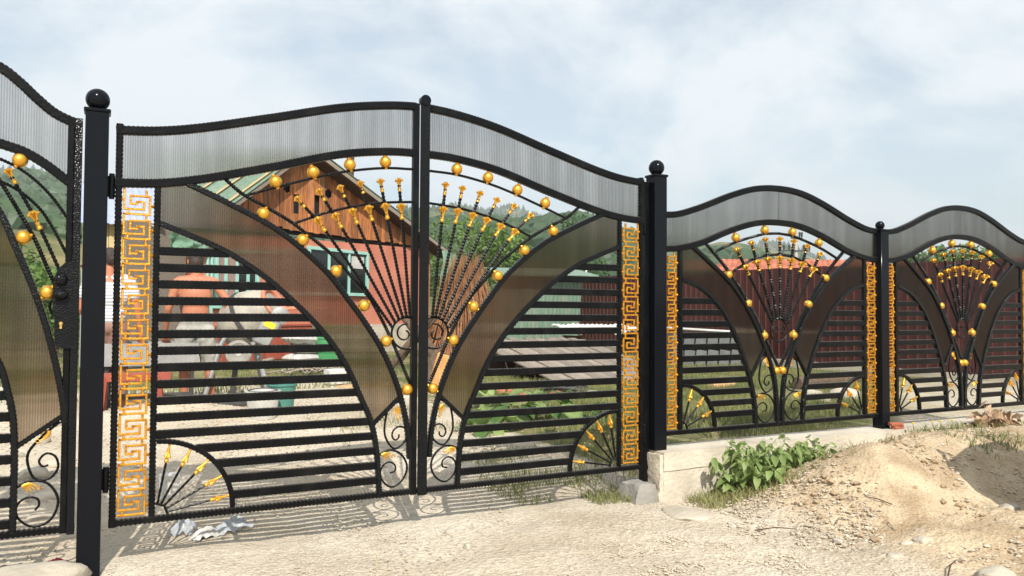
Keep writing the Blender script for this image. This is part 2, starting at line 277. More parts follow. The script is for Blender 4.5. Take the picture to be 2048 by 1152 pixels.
# ------------------------------------------------------------------ mesh helpers
def link(o, parent=None):
    col.objects.link(o)
    if parent is not None: o.parent = parent
    return o
def tag(o, label=None, cat=None, group=None, kind=None):
    if label: o['label'] = label
    if cat: o['category'] = cat
    if group: o['group'] = group
    if kind: o['kind'] = kind
    return o
def empty(name, loc=(0, 0, 0), rz=0.0, label=None, cat=None, group=None):
    e = bpy.data.objects.new(name, None); e.empty_display_size = 0.1; e.location = loc; e.rotation_euler = (0, 0, rz)
    link(e); return tag(e, label, cat, group)
def mk(name, mesh, parent=None, loc=None, rot=None):
    o = bpy.data.objects.new(name, mesh)
    if loc is not None: o.location = loc
    if rot is not None: o.rotation_euler = rot
    return link(o, parent)
def spline(pts, ds):
    P = [np.array(p, float) for p in pts]
    if len(P) == 2:
        n = max(1, int(np.linalg.norm(P[1]-P[0])/ds)); return [P[0]+(P[1]-P[0])*k/n for k in range(n+1)]
    Q = [2*P[0]-P[1]]+P+[2*P[-1]-P[-2]]; dense = []
    for i in range(1, len(Q)-2):
        p0, p1, p2, p3 = Q[i-1:i+3]
        t0 = 0; t1 = t0+np.linalg.norm(p1-p0)**.5+1e-9; t2 = t1+np.linalg.norm(p2-p1)**.5+1e-9; t3 = t2+np.linalg.norm(p3-p2)**.5+1e-9
        for t in np.linspace(t1, t2, 24, endpoint=False):
            a1 = (t1-t)/(t1-t0)*p0+(t-t0)/(t1-t0)*p1; a2 = (t2-t)/(t2-t1)*p1+(t-t1)/(t2-t1)*p2; a3 = (t3-t)/(t3-t2)*p2+(t-t2)/(t3-t2)*p3
            b1 = (t2-t)/(t2-t0)*a1+(t-t0)/(t2-t0)*a2; b2 = (t3-t)/(t3-t1)*a2+(t-t1)/(t3-t1)*a3
            dense.append((t2-t)/(t2-t1)*b1+(t-t1)/(t2-t1)*b2)
    dense.append(P[-1]); D = np.array(dense); s = np.concatenate([[0], np.cumsum(np.linalg.norm(np.diff(D, axis=0), axis=1))])
    n = max(2, int(s[-1]/ds)); q = np.linspace(0, s[-1], n+1)
    return [np.array([np.interp(a, s, D[:, k]) for k in range(D.shape[1])]) for a in q]
class MB:
    def __init__(s): s.v = []; s.f = []
    def add(s, vs, fs):
        o = len(s.v); s.v += [tuple(float(c) for c in v) for v in vs]; s.f += [tuple(i+o for i in f) for f in fs]; return s
    def box(s, c, d, rot=None, taper=1.0):
        hx, hy, hz = d[0]/2, d[1]/2, d[2]/2
        vs = [Vector((x*(taper if z > 0 else 1), y*(taper if z > 0 else 1), z)) for z in (-hz, hz) for x, y in ((-hx, -hy), (hx, -hy), (hx, hy), (-hx, hy))]
        if rot is not None: vs = [rot @ v for v in vs]
        vs = [v+Vector(c) for v in vs]
        return s.add(vs, [(3, 2, 1, 0), (4, 5, 6, 7), (0, 1, 5, 4), (1, 2, 6, 5), (2, 3, 7, 6), (3, 0, 4, 7)])
    def bbox(s, c, d, b=0.004, rot=None):                       # bevelled box
        hx, hy, hz = d[0]/2, d[1]/2, d[2]/2; b = min(b, hx*.9, hy*.9, hz*.9); vs = []
        for sx in (-1, 1):
            for sy in (-1, 1):
                for sz in (-1, 1):
                    vs += [Vector((sx*hx, sy*(hy-b), sz*(hz-b))), Vector((sx*(hx-b), sy*hy, sz*(hz-b))), Vector((sx*(hx-b), sy*(hy-b), sz*hz))]
        if rot is not None: vs = [rot @ v for v in vs]
        vs = [v+Vector(c) for v in vs]
        bm = bmesh.new(); [bm.verts.new(v) for v in vs]; bmesh.ops.convex_hull(bm, input=bm.verts[:]); bmesh.ops.dissolve_limit(bm, angle_limit=0.01, verts=bm.verts[:], edges=bm.edges[:])
        bm.verts.index_update(); r = s.add([v.co for v in bm.verts], [tuple(v.index for v in f.verts) for f in bm.faces]); bm.free(); return r
    def tube(s, pts, r, n=8, cap=True, squash=None):
        P = [Vector(p) for p in pts]; k = len(P); rr = r if hasattr(r, '__len__') else [r]*k
        up = None; vs = []
        for i in range(k):
            t = (P[min(i+1, k-1)]-P[max(i-1, 0)]); t = t.normalized() if t.length > 1e-9 else Vector((0, 0, 1))
            if up is None:
                up = Vector((0, 1, 0)) if abs(t.y) < .9 else Vector((1, 0, 0))
            a = (up-t*up.dot(t)).normalized(); b = t.cross(a); up = a
            for j in range(n):
                an = 2*math.pi*j/n; vs.append(P[i]+a*(rr[i]*math.cos(an)*(squash or 1))+b*(rr[i]*math.sin(an)))
        fs = [(i*n+j, i*n+(j+1) % n, (i+1)*n+(j+1) % n, (i+1)*n+j) for i in range(k-1) for j in range(n)]
        if cap: fs += [tuple(range(n-1, -1, -1)), tuple((k-1)*n+j for j in range(n))]
        return s.add(vs, fs)
    def bar(s, path, wd, dp, y=0.0, amp=0.0, per=0.016, ch=0.003):
        """flat bar swept along a path in the xz plane; hammered edges when amp > 0"""
        P = [np.array(p, float) for p in path]; k = len(P); vs = []; acc = 0.0
        for i in range(k):
            if i: acc += np.linalg.norm(P[i]-P[i-1])
            t = P[min(i+1, k-1)]-P[max(i-1, 0)]; t = t/(np.linalg.norm(t)+1e-9); nn = np.array([-t[1], t[0]])
            c = ch + amp*(1+math.sin(2*math.pi*acc/per)); hw = wd/2; hd = dp/2
            for a, b in ((-hw+c, -hd), (hw-c, -hd), (hw, -hd+c), (hw, hd-c), (hw-c, hd), (-hw+c, hd), (-hw, hd-c), (-hw, -hd+c)):
                if amp: a *= 1-0.9*amp/hw*(1+math.sin(2*math.pi*acc/per))
                q = P[i]+nn*a; vs.append((q[0], y+b, q[1]))
        fs = [(i*8+(j+1) % 8, i*8+j, (i+1)*8+j, (i+1)*8+(j+1) % 8) for i in range(k-1) for j in range(8)]
        fs += [tuple(range(8)), tuple((k-1)*8+j for j in range(7, -1, -1))]
        return s.add(vs, fs)
    def lathe(s, prof, n=20, mat=None):
        vs = []; k = len(prof)
        for r, z in prof:
            for j in range(n):
                a = 2*math.pi*j/n; vs.append(Vector((r*math.cos(a), r*math.sin(a), z)))
        if mat is not None: vs = [mat @ v for v in vs]
        fs = [(i*n+j, i*n+(j+1) % n, (i+1)*n+(j+1) % n, (i+1)*n+j) for i in range(k-1) for j in range(n)]
        fs += [tuple(range(n-1, -1, -1)), tuple((k-1)*n+j for j in range(n))]
        return s.add(vs, fs)
    def sphere(s, c, r, n=20, m=12, sc=(1, 1, 1)):
        prof = [(max(1e-4, math.sin(math.pi*i/m))*r, -math.cos(math.pi*i/m)*r) for i in range(m+1)]
        return s.lathe(prof, n, Matrix.Translation(c) @ Matrix.Diagonal((*sc, 1)))
    def prism(s, poly, y0, y1):                                 # poly in xz, extruded along y
        k = len(poly); tris = tessellate_polygon([[Vector((p[0], p[1], 0)) for p in poly]])
        vs = [(p[0], y0, p[1]) for p in poly]+[(p[0], y1, p[1]) for p in poly]
        fs = []
        for t in tris:
            a, b, c = (poly[i] for i in t); area = (b[0]-a[0])*(c[1]-a[1])-(c[0]-a[0])*(b[1]-a[1])
            t = t if area > 0 else (t[0], t[2], t[1]); fs += [tuple(t), (t[0]+k, t[2]+k, t[1]+k)]
        A = sum(poly[i][0]*poly[(i+1) % k][1]-poly[(i+1) % k][0]*poly[i][1] for i in range(k))
        for i in range(k):
            j = (i+1) % k; fs.append((i, i+k, j+k, j) if A > 0 else (i, j, j+k, i+k))
        return s.add(vs, fs)
    def mesh(s, name, mat, mirror=1, ang=40):
        me = bpy.data.meshes.new(name); v = s.v if mirror > 0 else [(-a, b, c) for a, b, c in s.v]
        f = s.f if mirror > 0 else [tuple(reversed(q)) for q in s.f]
        me.from_pydata(v, [], f); me.materials.append(MATS[mat])
        me.polygons.foreach_set('use_smooth', [True]*len(me.polygons))
        if ang: me.set_sharp_from_angle(angle=R(ang))
        me.update(); return me
    def build(s, name, mat, parent=None, mirror=1, loc=None, rot=None, ang=40):
        return mk(name, s.mesh(name, mat, mirror, ang), parent, loc, rot)
def copy_tree(o, parent=None, loc=None):
    c = o.copy(); col.objects.link(c); c.parent = parent
    if loc is not None: c.location = loc
    for ch in o.children: copy_tree(ch, c)
    return c
def align(d): return Vector(d).to_track_quat('Z', 'Y').to_euler()
def smooth01(x): x = np.clip(x, 0, 1); return x*x*(3-2*x)
def np_mesh(name, V, Fc, mat, smooth=False):
    """fast mesh: V (n,3); Fc (m,k)"""
    me = bpy.data.meshes.new(name); k = Fc.shape[1]
    me.vertices.add(len(V)); me.vertices.foreach_set('co', V.astype(np.float32).ravel())
    me.loops.add(Fc.size); me.loops.foreach_set('vertex_index', Fc.astype(np.int32).ravel())
    me.polygons.add(len(Fc)); me.polygons.foreach_set('loop_start', np.arange(0, Fc.size, k, dtype=np.int32))
    me.polygons.foreach_set('loop_total', np.full(len(Fc), k, dtype=np.int32))
    me.polygons.foreach_set('use_smooth', np.full(len(Fc), smooth)); me.materials.append(MATS[mat]); me.update(); me.validate(); return me

# ------------------------------------------------------------------ ground
def gh(x, y):
    """smooth ground height (numpy arrays)"""
    x = np.asarray(x, float); y = np.asarray(y, float)
    z = -0.205 + 0.12*smooth01((y-0.4)/4.2)
    z = z + 0.13*smooth01((x-3.3)/1.2)*smooth01((y-0.05)/0.4)*(1-smooth01((y-1.5)/4.0))
    m = 0.34*smooth01((x-3.25)/1.25)*np.exp(-((y+0.68)/0.52)**2)*(1-0.35*smooth01((x-5.6)/2.0))
    m += 0.16*smooth01((x-4.5)/0.9)*np.exp(-((y+0.12)/0.34)**2)
    m += 0.10*smooth01((x-3.0)/1.5)*smooth01((-1.2-y)/0.6)
    z = z + m*(1-smooth01((y-0.05)/0.3))
    z = z + 0.16*np.exp(-(((x-0.55)/0.75)**2+((y-4.55)/0.35)**2))      # sand heap by the workers
    z = z - 0.05*smooth01((-y-2.5)/3.0)
    return z
def axis(segs):
    a = []
    for lo, hi, st in segs: a += list(np.arange(lo, hi-1e-9, st))
    a.append(segs[-1][1]); return np.array(a)
gx = axis([(-1600, -400, 300), (-400, -60, 40), (-60, -10, 5), (-10, -1.6, 0.4), (-1.6, 7.6, 0.03), (7.6, 13, 0.15), (13, 40, 1.5), (40, 400, 40), (400, 1600, 300)])
gy = axis([(-400, -40, 60), (-40, -8, 4), (-8, -2.4, 0.35), (-2.4, 1.2, 0.03), (1.2, 8, 0.1), (8, 20, 0.4), (20, 60, 4), (60, 400, 40), (400, 1600, 300)])
GX, GY = np.meshgrid(gx, gy, indexing='ij'); GZ = gh(GX, GY)
fz = GZ.ravel().copy(); xr, yr = GX.ravel(), GY.ravel()
near = np.where((np.abs(xr) < 14) & (yr > -3) & (yr < 16))[0]
for i in near:
    x, y = xr[i], yr[i]
    a = 0.022*noise.noise(Vector((x*1.3, y*1.3, 0))) + 0.010*noise.noise(Vector((x*5, y*5, 3)))
    if x > 3.0 and y < 0.05:
        k = min(1, (x-3.0)/1.0); r2 = max(0, noise.noise(Vector((x*1.4, y*1.4, 21)))+.25); a += k*(0.04*noise.noise(Vector((x*2.4, y*2.4, 7))) - 0.055*r2*abs(noise.noise(Vector((x*6, y*6, 1)))) + 0.03*abs(noise.noise(Vector((x*9, y*9, 2)))) + 0.018*noise.noise(Vector((x*21, y*21, 5))))
    elif -2.4 < y < 1.2: a += 0.0035*noise.noise(Vector((x*22, y*22, 9)))
    fz[i] += a
nx_, ny_ = len(gx), len(gy)
idx = np.arange(nx_*ny_).reshape(nx_, ny_)
FQ = np.stack([idx[:-1, :-1], idx[1:, :-1], idx[1:, 1:], idx[:-1, 1:]], -1).reshape(-1, 4)
gm = np_mesh('ground', np.stack([xr, yr, fz], 1), FQ, 'ground_mix', True)
# zones: red = grass, green = loose earth
grass = smooth01((yr-1.0)/2.5)*smooth01((xr-2.6-0.12*yr)/1.2) + smooth01((yr-6.6)/2.0)
grass = np.clip(grass + smooth01((-xr-1.5)/2)*smooth01((yr-1.5)/2) + smooth01((xr-3.3)/.4)*smooth01((yr-0.2)/.3), 0, 1)
earth = np.clip(smooth01((xr-3.1)/0.9)*(1-smooth01((yr-0.1)/0.2)), 0, 1)*0.95
azg = np.arctan2(xr-CAM.x, yr-CAM.y); grass = grass*(1-.6*smooth01((azg-R(51.5))/.06)*(1-smooth01((yr-3.6)/1.2)))
path = np.exp(-((xr-2.9)/1.1)**2)*np.exp(-((yr-6.3)/0.9)**2); grass = np.clip(grass-path*0.8, 0, 1)
ca = gm.color_attributes.new('zone', 'FLOAT_COLOR', 'POINT'); cc4 = np.ones((len(xr), 4), np.float32); cc4[:, 0] = grass; cc4[:, 1] = earth; cc4[:, 2] = 0
ca.data.foreach_set('color', cc4.ravel())
ground = tag(mk('ground', gm), kind='structure')
def gz(x, y): return float(gh(x, y))

# ------------------------------------------------------------------ shared ornaments
def ball_mesh(r):
    b = MB(); b.sphere((0, 0, 0), r, 24, 14)
    for s in (-1, 1): b.lathe([(r*.30, s*r*.93), (r*.36, s*r*1.05), (r*.26, s*r*1.22)] if s > 0 else [(r*.26, -r*1.22), (r*.36, -r*1.05), (r*.30, -r*.93)], 12)
    return b.mesh('ball', 'gold')
BALL = ball_mesh(0.0325); BALL_S = ball_mesh(0.030)
def trumpet(h, rw):
    """flower finial: ribbed throat rising from a collar, five petals that open and curl over"""
    b = MB(); n = 30; vs = []
    prof = [(.30, 0, 0), (.36, .10, .15), (.33, .26, .35), (.38, .42, .45), (.50, .56, .45), (.72, .70, .42), (.95, .80, .42), (1.10, .82, .45), (1.12, .74, .5), (1.02, .70, .5), (.80, .86, .4), (.45, 1.0, .25), (.12, 1.02, 0)]
    for r, z, lb in prof:
        for j in range(n):
            a = 2*math.pi*j/n; lob = (0.5+0.5*math.cos(5*a))**.7; rr = rw*r*(1-lb*(1-lob)); zz = h*z+(h*.10*(1-lob) if r > .9 else 0)
            vs.append((rr*math.cos(a), rr*math.sin(a)*0.72, zz))
    k = len(prof)-1; fs = [(i*n+j, i*n+(j+1) % n, (i+1)*n+(j+1) % n, (i+1)*n+j) for i in range(k) for j in range(n)] + [tuple(range(n-1, -1, -1)), tuple(k*n+j for j in range(n))]
    b.add(vs, fs); b.sphere((0, 0, -h*0.05), rw*0.36, 12, 8); return b.mesh('finial', 'gold', ang=60)
BIG = trumpet(0.078, 0.036); SMALL = trumpet(0.064, 0.029)
def arrow(h, rw):
    """corner finial: petals flare back near the collar, the body tapers to a little knob"""
    b = MB(); vs = []; n = 18; pr = [(0.30, 0), (0.34, 0.08), (0.55, 0.18), (1.0, 0.20), (0.92, 0.30), (0.62, 0.45), (0.42, 0.62), (0.30, 0.80), (0.24, 0.92)]
    for r, z in pr:
        for j in range(n):
            a = 2*math.pi*j/n; lob = 0.5+0.5*math.cos(3*a+math.pi/2*0); rr = rw*r*(1-0.5*(1-lob) if r > .45 else 1); vs.append((rr*math.cos(a), rr*math.sin(a)*0.7, h*z))
    k = len(pr)-1; fs = [(i*n+j, i*n+(j+1) % n, (i+1)*n+(j+1) % n, (i+1)*n+j) for i in range(k) for j in range(n)] + [tuple(range(n-1, -1, -1)), tuple(k*n+j for j in range(n))]
    b.add(vs, fs); b.sphere((0, 0, h*0.96), rw*0.30, 10, 6); b.sphere((0, 0, -h*.02), rw*0.42, 10, 6); return b.mesh('finial', 'gold', ang=60)
ARROW = arrow(0.080, 0.026)
def key_mesh(wd, pitch, mir):
    b = MB(); t = 0.0104
    def pt(u, v): return np.array([u*wd, -v*pitch])
    segs = [((0, 0), (0, .80)), ((0, .80), (.77, .80)), ((.77, .80), (.77, .50)), ((.77, .50), (.5, .50)), ((.5, .5), (.5, .59)), ((.5, .59), (.25, .59)), ((.25, .59), (.25, .27)),
            ((.25, .27), (1, .27)), ((1, .27), (1, 1.0)), ((1, 1.0), (0, 1.0)), ((.15, .80), (.15, 1.0)), ((.86, 0), (.86, .27))]
    for k, (a, c) in enumerate(segs):
        a, c = pt(*a), pt(*c); d = (c-a)/np.linalg.norm(c-a); e = t/2*(0 if k >= 10 else 1)
        b.bar([a-d*e, c+d*e], t, 0.012+0.0006*(k % 3), 0, 0, ch=0.0022)
    for u, v, sg in ((0, .42, -1), (1, .66, 1)):
        q = pt(u, v); b.sphere((q[0]+sg*0.013, 0, q[1]), 0.0085, 10, 6); b.box((q[0]+sg*0.006, 0, q[1]), (0.016, 0.006, 0.006))
    return b.mesh('key_ornament', 'gold_worn', mir)
KEYS = {}
def acanthus():
    b = MB()
    for k, (dx, dz, c) in enumerate(((0.062, -0.004, .012), (0.050, -0.016, .012), (0.036, -0.024, .010), (0.022, -0.028, .008))):
        pts = []; rr = []
        for i in range(9):
            t = i/8; pts.append((dx*t, 0.002*k, dz*t + c*math.sin(math.pi*t) - 0.006*t*t)); rr.append(0.0085*(1-t)**.6*(0.55+.45*math.sin(math.pi*min(1, t+.25)))+0.0014)
        b.tube(pts, rr, 8, squash=0.6)
    e = [(0.062+0.008*math.sin(a), 0, -0.002-0.008+0.008*math.cos(a)) for a in np.linspace(0, 5.0, 10)]; b.tube(e, [0.004-0.0002*i for i in range(10)], 6)
    return b
ACAN = {s: acanthus().mesh('leaf_ornament', 'gold', s, 60) for s in (1, -1)}

# ------------------------------------------------------------------ the gate and fence design
GATE = dict(W=1.5425, z0=0.0,
    top=[(0.0, 1.868), (.18, 1.884), (.35, 1.916), (.70, 2.008), (1.09, 2.114), (1.36, 2.160), (1.50, 2.172)],
    low=[(0.0, 1.618), (.18, 1.630), (.35, 1.660), (.70, 1.752), (1.09, 1.862), (1.36, 1.902), (1.50, 1.908)],
    stile_out=(0.0, 0.032, 1.900), stile_in=(0.168, 0.200), keys=(0.040, 0.152, 1.598, 0.048, 13),
    bo=[(.317, 1.640), (.50, 1.560), (.765, 1.425), (1.009, 1.225), (1.107, 1.106), (1.234, .938), (1.326, .792), (1.405, .615), (1.455, .44), (1.478, .30), (1.484, .20)],
    bi=[(.195, 1.436), (.344, 1.380), (.49, 1.318), (.626, 1.236), (.718, 1.170), (.833, 1.068), (.917, .988), (1.038, .850), (1.137, .694), (1.199, .556), (1.258, .425), (1.292, .27), (1.312, .02)],
    be=[(1.268, .398), (1.427, .545)],
    thin=[(.477, 1.690), (.574, 1.610), (.695, 1.548), (.823, 1.478), (.909, 1.416), (1.04, 1.314), (1.15, 1.196), (1.246, 1.088), (1.362, .884), (1.442, .708), (1.495, .590)],
    balls=[(.738, 1.684, .35), (.931, 1.750, .3), (1.128, 1.808, .2), (1.328, 1.841, .1), (.680, 1.515, 0), (.881, 1.388, 0), (1.060, 1.230, 0), (1.2155, 1.0475, 0), (1.3425, .8535, 0), (1.4665, .583, 0)],
    arch=[(.589, 1.600), (.711, 1.644), (.965, 1.730), (1.124, 1.773), (1.329, 1.808), (1.50, 1.816)],
    archl=[(.832, 1.472), (1.021, 1.546), (1.218, 1.599), (1.331, 1.617), (1.50, 1.632)],
    heads=[((.968, 1.477), (.862, 1.586), (1.376, .925)), ((1.060, 1.503), (.972, 1.632), (1.392, .952)), ((1.150, 1.532), (1.083, 1.659), (1.412, .972)), ((1.238, 1.554), (1.190, 1.689), (1.434, .983)), ((1.330, 1.571), (1.301, 1.709), (1.456, .987)), ((1.419, 1.575), (1.404, 1.721), (1.476, .985))],
    ring=(1.462, .895, .088), slats=[1.303-.0803*k for k in range(16)], fan=(0.200, 0.037, 0.352, 0.35, 0.055, [(80, .80), (63, .80), (46, .80), (28, .80), (10, .80)]),
    scU=[(1.420, .520), (1.366, .490), (1.347, .440), (1.343, .335), (1.395, .262), (1.450, .288), (1.470, .335), (1.455, .370), (1.420, .380), (1.390, .360), (1.383, .331), (1.400, .308), (1.420, .318), (1.423, .338)],
    scL=[(1.304, .228), (1.340, .248), (1.383, .254), (1.440, .222), (1.471, .156), (1.445, .085), (1.386, .052), (1.335, .085), (1.318, .135), (1.335, .175), (1.370, .190), (1.402, .168), (1.400, .138), (1.372, .130)],
    leaves=[((1.404, .488), -1.15), ((1.325, .232), 0.0)], ball=BALL, dz=0.04)
FEN = dict(W=1.06, z0=0.20,
    top=[(0.0, 1.668), (.12, 1.680), (.31, 1.735), (.60, 1.842), (.80, 1.900), (.95, 1.921), (1.06, 1.925)],
    low=[(0.0, 1.442), (.12, 1.450), (.32, 1.494), (.60, 1.596), (.80, 1.652), (.95, 1.673), (1.06, 1.677)],
    stile_out=None, stile_in=(0.128, 0.166), keys=(0.028, 0.108, 1.425, 0.243, 11),
    bo=[(.252, 1.468), (.425, 1.350), (.608, 1.213), (.796, .985), (.915, .771), (1.002, .571), (1.030, .40), (1.036, .21)],
    bi=[(.160, 1.242), (.335, 1.182), (.516, 1.037), (.654, .828), (.771, .561), (.812, .40), (.828, .21)],
    be=[(.775, .555), (.915, .768)],
    thin=[(.368, 1.500), (.563, 1.323), (.749, 1.109), (.891, .896), (1.052, .628)],
    balls=[(.645, 1.548, .3), (.922, 1.616, .1), (.576, 1.284, 0), (.758, 1.085, 0), (.913, .857, 0), (1.0285, .602, 0)],
    arch=[(.445, 1.436), (.61, 1.503), (.797, 1.558), (.93, 1.588), (1.06, 1.598)], archl=[(.632, 1.316), (.797, 1.396), (.93, 1.433), (1.06, 1.445)],
    heads=[((.734, 1.325), (.655, 1.445), (.985, .945)), ((.842, 1.360), (.790, 1.497), (1.005, .962)), ((.947, 1.382), (.922, 1.527), (1.032, .972)), ((1.06, 1.394), (1.06, 1.537), (1.06, .976))],
    ring=(1.06, .892, .082), slats=[1.098-.0782*k for k in range(11)], fan=(0.166, 0.236, 0.285, 0.292, 0.045, [(72, .78), (47, .78), (22, .78)]),
    leaves=[((.935, .705), -1.25), ((.848, .425), 0.0)], ball=BALL_S, dz=0.035)
FEN['scU'] = [(.828+(u-1.306)*1.12, .235+(z-.05)*1.02) for u, z in GATE['scU']]; FEN['scL'] = [(.828+(u-1.306)*1.12, .235+(z-.05)*1.02) for u, z in GATE['scL']]
def xs_at(curve, z):                                             # u where the curve crosses height z
    for a, b in zip(curve[:-1], curve[1:]):
        if (a[1]-z)*(b[1]-z) <= 0 and a[1] != b[1]: return a[0]+(b[0]-a[0])*(z-a[1])/(b[1]-a[1])
    return None
def half(P, par, s, xsc=1.0, off=0.0, centre=True):
    """one half of a panel; u runs inwards from the outer edge; s=-1 builds the mirror image. par at the outer edge"""
    def X(pts): return [(off+u*xsc, z) for u, z in pts]
    W = P['W']; z0 = P['z0']; am = 0.0019
    def barp(name, pts, wd, dp, y=0.0, amp=am, per=0.020, ds=0.004, mat='black'):
        return MB().bar(spline(X(pts), ds if amp else 0.03), wd, dp, y, amp, per).build(name, mat, par, s)
    barp('bottom_rail', [(0.0, z0+.018), (W, z0+.018)], 0.036, 0.030, 0, am)
    barp('top_rail', P['top'], 0.044, 0.038, 0, .0012); barp('middle_rail', P['low'], 0.043, 0.038, 0, .0012)
    if P['stile_out']: a, b, h = P['stile_out']; barp('stile', [((a+b)/2, z0), ((a+b)/2, h)], b-a, 0.036, 0.0004)
    a, b = P['stile_in']; tz = np.interp((a+b)/2, [q[0] for q in P['low']], [q[1] for q in P['low']]); barp('stile', [((a+b)/2, z0+.036), ((a+b)/2, tz-.012)], b-a, 0.028)
    # multiwall sheets
    top = spline(X(P['top']), .03); low = spline(X(P['low']), .03)
    def sheet(poly, y0, y1, mt='polycarbonate'):
        o = MB().prism(poly, y0, y1).build('plastic_sheet', mt, par, s, ang=30)
        xs_ = [q[0] for q in poly]; x = min(xs_)+.006; b = MB(); n_ = len(poly)
        while x < max(xs_):                                      # the upright webs inside the multiwall sheet
            hits = sorted(a[1]+(c[1]-a[1])*(x-a[0])/(c[0]-a[0]) for a, c in ((poly[i], poly[(i+1) % n_]) for i in range(n_)) if (a[0]-x)*(c[0]-x) < 0)
            for i in range(0, len(hits)-1, 2): b.add([(x, y0+.0005, hits[i]), (x, y1-.0005, hits[i]), (x, y1-.0005, hits[i+1]), (x, y0+.0005, hits[i+1])], [(0, 1, 2, 3)])
            x += .011
        b.build('sheet_web', 'sheet_web', o, s)
        return o
    sheet([tuple(p) for p in low]+[tuple(p) for p in reversed(top)], -0.004, 0.010)
    BO = spline(P['bo'], .01); BI = spline(P['bi'], .01); e0, e1 = P['be']
    poly = [(P['stile_in'][1]-.01, P['bi'][0][1])] + [tuple(p) for p in BI if p[1] > e0[1] and p[0] > P['stile_in'][1]] + [e0, e1] + [tuple(p) for p in reversed(BO) if p[1] > e1[1]]
    lw = [tuple(p) for p in spline(P['low'], .03) if P['stile_in'][1]-.01 <= p[0] <= P['bo'][0][0]]
    poly += list(reversed(lw)) + [(P['stile_in'][1]-.01, lw[0][1])]
    sheet(X(poly), -0.0035, 0.0105, 'darker_sheet')
    # arcs of the V band
    for q, nm in ((P['bo'], 'arc_bar'), (P['bi'], 'arc_bar')): barp(nm, q, 0.031, 0.034, -0.001, 0.0015, 0.020, 0.004, 'hammered')
    barp('tie_bar', P['be'], 0.024, 0.030, 0.0006, 0.0013, 0.018, 0.004, 'hammered')
    # thin twisted bars
    def twist(name, pts, r=0.0075, y=0.0, amp=.22, per=.014):
        sp_ = spline(X(pts), .0045); rr = [r*(1+amp*math.sin(2*math.pi*i*.0045/per)) for i in range(len(sp_))]
        return MB().tube([(p[0], y, p[1]) for p in sp_], rr, 6).build(name, 'black', par, s, ang=50)
    kf = 1.25 if P is FEN else 1.0
    twist('twisted_bar', P['thin'], .0100*kf); twist('arch_bar', P['arch'], .0078*kf); twist('arch_bar', P['archl'], .0078*kf)
    # gold balls
    TH = np.array(spline(P['thin'], .01))
    for u, z, sl_ in P['balls']:
        if sl_: d = (-math.sin(sl_)*s, 0, math.cos(sl_))
        else:
            q = TH[np.argmin((TH[:, 0]-u)**2+(TH[:, 1]-z)**2)]; d = (s*(q[0]-u), 0, q[1]-z)
        mk('ball', P['ball'], par, (s*(off+u*xsc), 0, z), align(d))
    # spears of the fan
    hs = P['heads'] if (s > 0 or not centre) else [h for h in P['heads'] if abs(h[0][0]-W) > 1e-6]
    for (bu, bz), (su, sz), (eu, ez) in hs:
        sp_ = spline(X([(eu, ez), (bu, bz), (su, sz)]), .005); rr = [.0088*kf*(1+.24*math.sin(2*math.pi*i*.005/.019)) for i in range(len(sp_))]
        o = MB().tube([(p[0], -.012, p[1]) for p in sp_], rr, 6).build('spear', 'black', par, s, ang=50)
        d = Vector((s*(su-bu)*xsc, 0, sz-bz)).normalized(); d2 = Vector((s*(bu-eu)*xsc, 0, bz-ez)).normalized()
        mk('finial', BIG, o, Vector((s*(off+bu*xsc), -.012, bz))-d2*.036, align(d2))
        mk('finial', SMALL, o, Vector((s*(off+su*xsc), -.012, sz))-d*.028, align(d))
    # ring scroll under the fan
    cx, cz, rr_ = P['ring']; lim = P['W']-.02 if P is FEN else 1.497
    pts = [(cx+rr_*math.cos(a), cz+rr_*math.sin(a)) for a in np.linspace(R(62 if P is not FEN else 92), R(296 if P is not FEN else 268), 30)]; twist('ring_scroll', pts, .0062, 0, .12)
    k = .62; pts = [(cx-rr_*.12+rr_*k*(1-.028*i)*math.cos(a), cz-rr_*.02+rr_*k*(1-.028*i)*math.sin(a)) for i, a in enumerate(np.linspace(R(75), R(430), 26))]
    if P is FEN: pts = [(cx-rr_*.45+rr_*.34*(1-.02*i)*math.cos(a), cz+rr_*.34*(1-.02*i)*math.sin(a)) for i, a in enumerate(np.linspace(R(10), R(330), 22))]
    twist('ring_scroll', pts, .0052, .001, .1)
    # slats
    fu, fz_, frx, frz, hub, sp5 = P['fan']
    for z in P['slats']:
        u1 = xs_at(P['bi'], z); u0 = P['stile_in'][1]-.004
        if z < fz_+frz: u0 = fu+frx*math.sqrt(max(0, 1-((z-fz_)/frz)**2))
        if u1 is None or u1-u0 < .03: continue
        barp('slat', [(u0, z), (u1, z)], 0.043, 0.024, 0.0, 0.0007, .022, .0055)
    # corner fan
    ac = [(fu+frx*math.cos(a), fz_+frz*math.sin(a)) for a in np.linspace(0, math.pi/2, 16)]; barp('corner_arc', ac, 0.026, 0.028, .0007, .001)
    ah = [(fu+hub*math.cos(a), fz_+hub*math.sin(a)) for a in np.linspace(0, math.pi/2, 8)]; barp('corner_hub', ah, 0.012, 0.014, .0003, 0)
    for an, q in sp5:
        a = R(an); d = Vector((math.cos(a)*frx, 0, math.sin(a)*frz)); A = Vector((off+fu*xsc, 0, fz_)); dd = Vector((d.x*xsc, 0, d.z)); tip = A+dd*.955
        base = A+dd.normalized()*hub; hd = dd.normalized(); neck = tip-hd*.076; n_ = 24
        o = MB().tube([base.lerp(neck, i/n_) for i in range(n_+1)], [.0062*(1+.14*math.sin(i*1.9)) for i in range(n_+1)], 6).build('corner_spear', 'black', par, s, ang=50)
        mk('finial', ARROW, o, (s*neck.x, 0, neck.z), align((s*hd.x, 0, hd.z)))
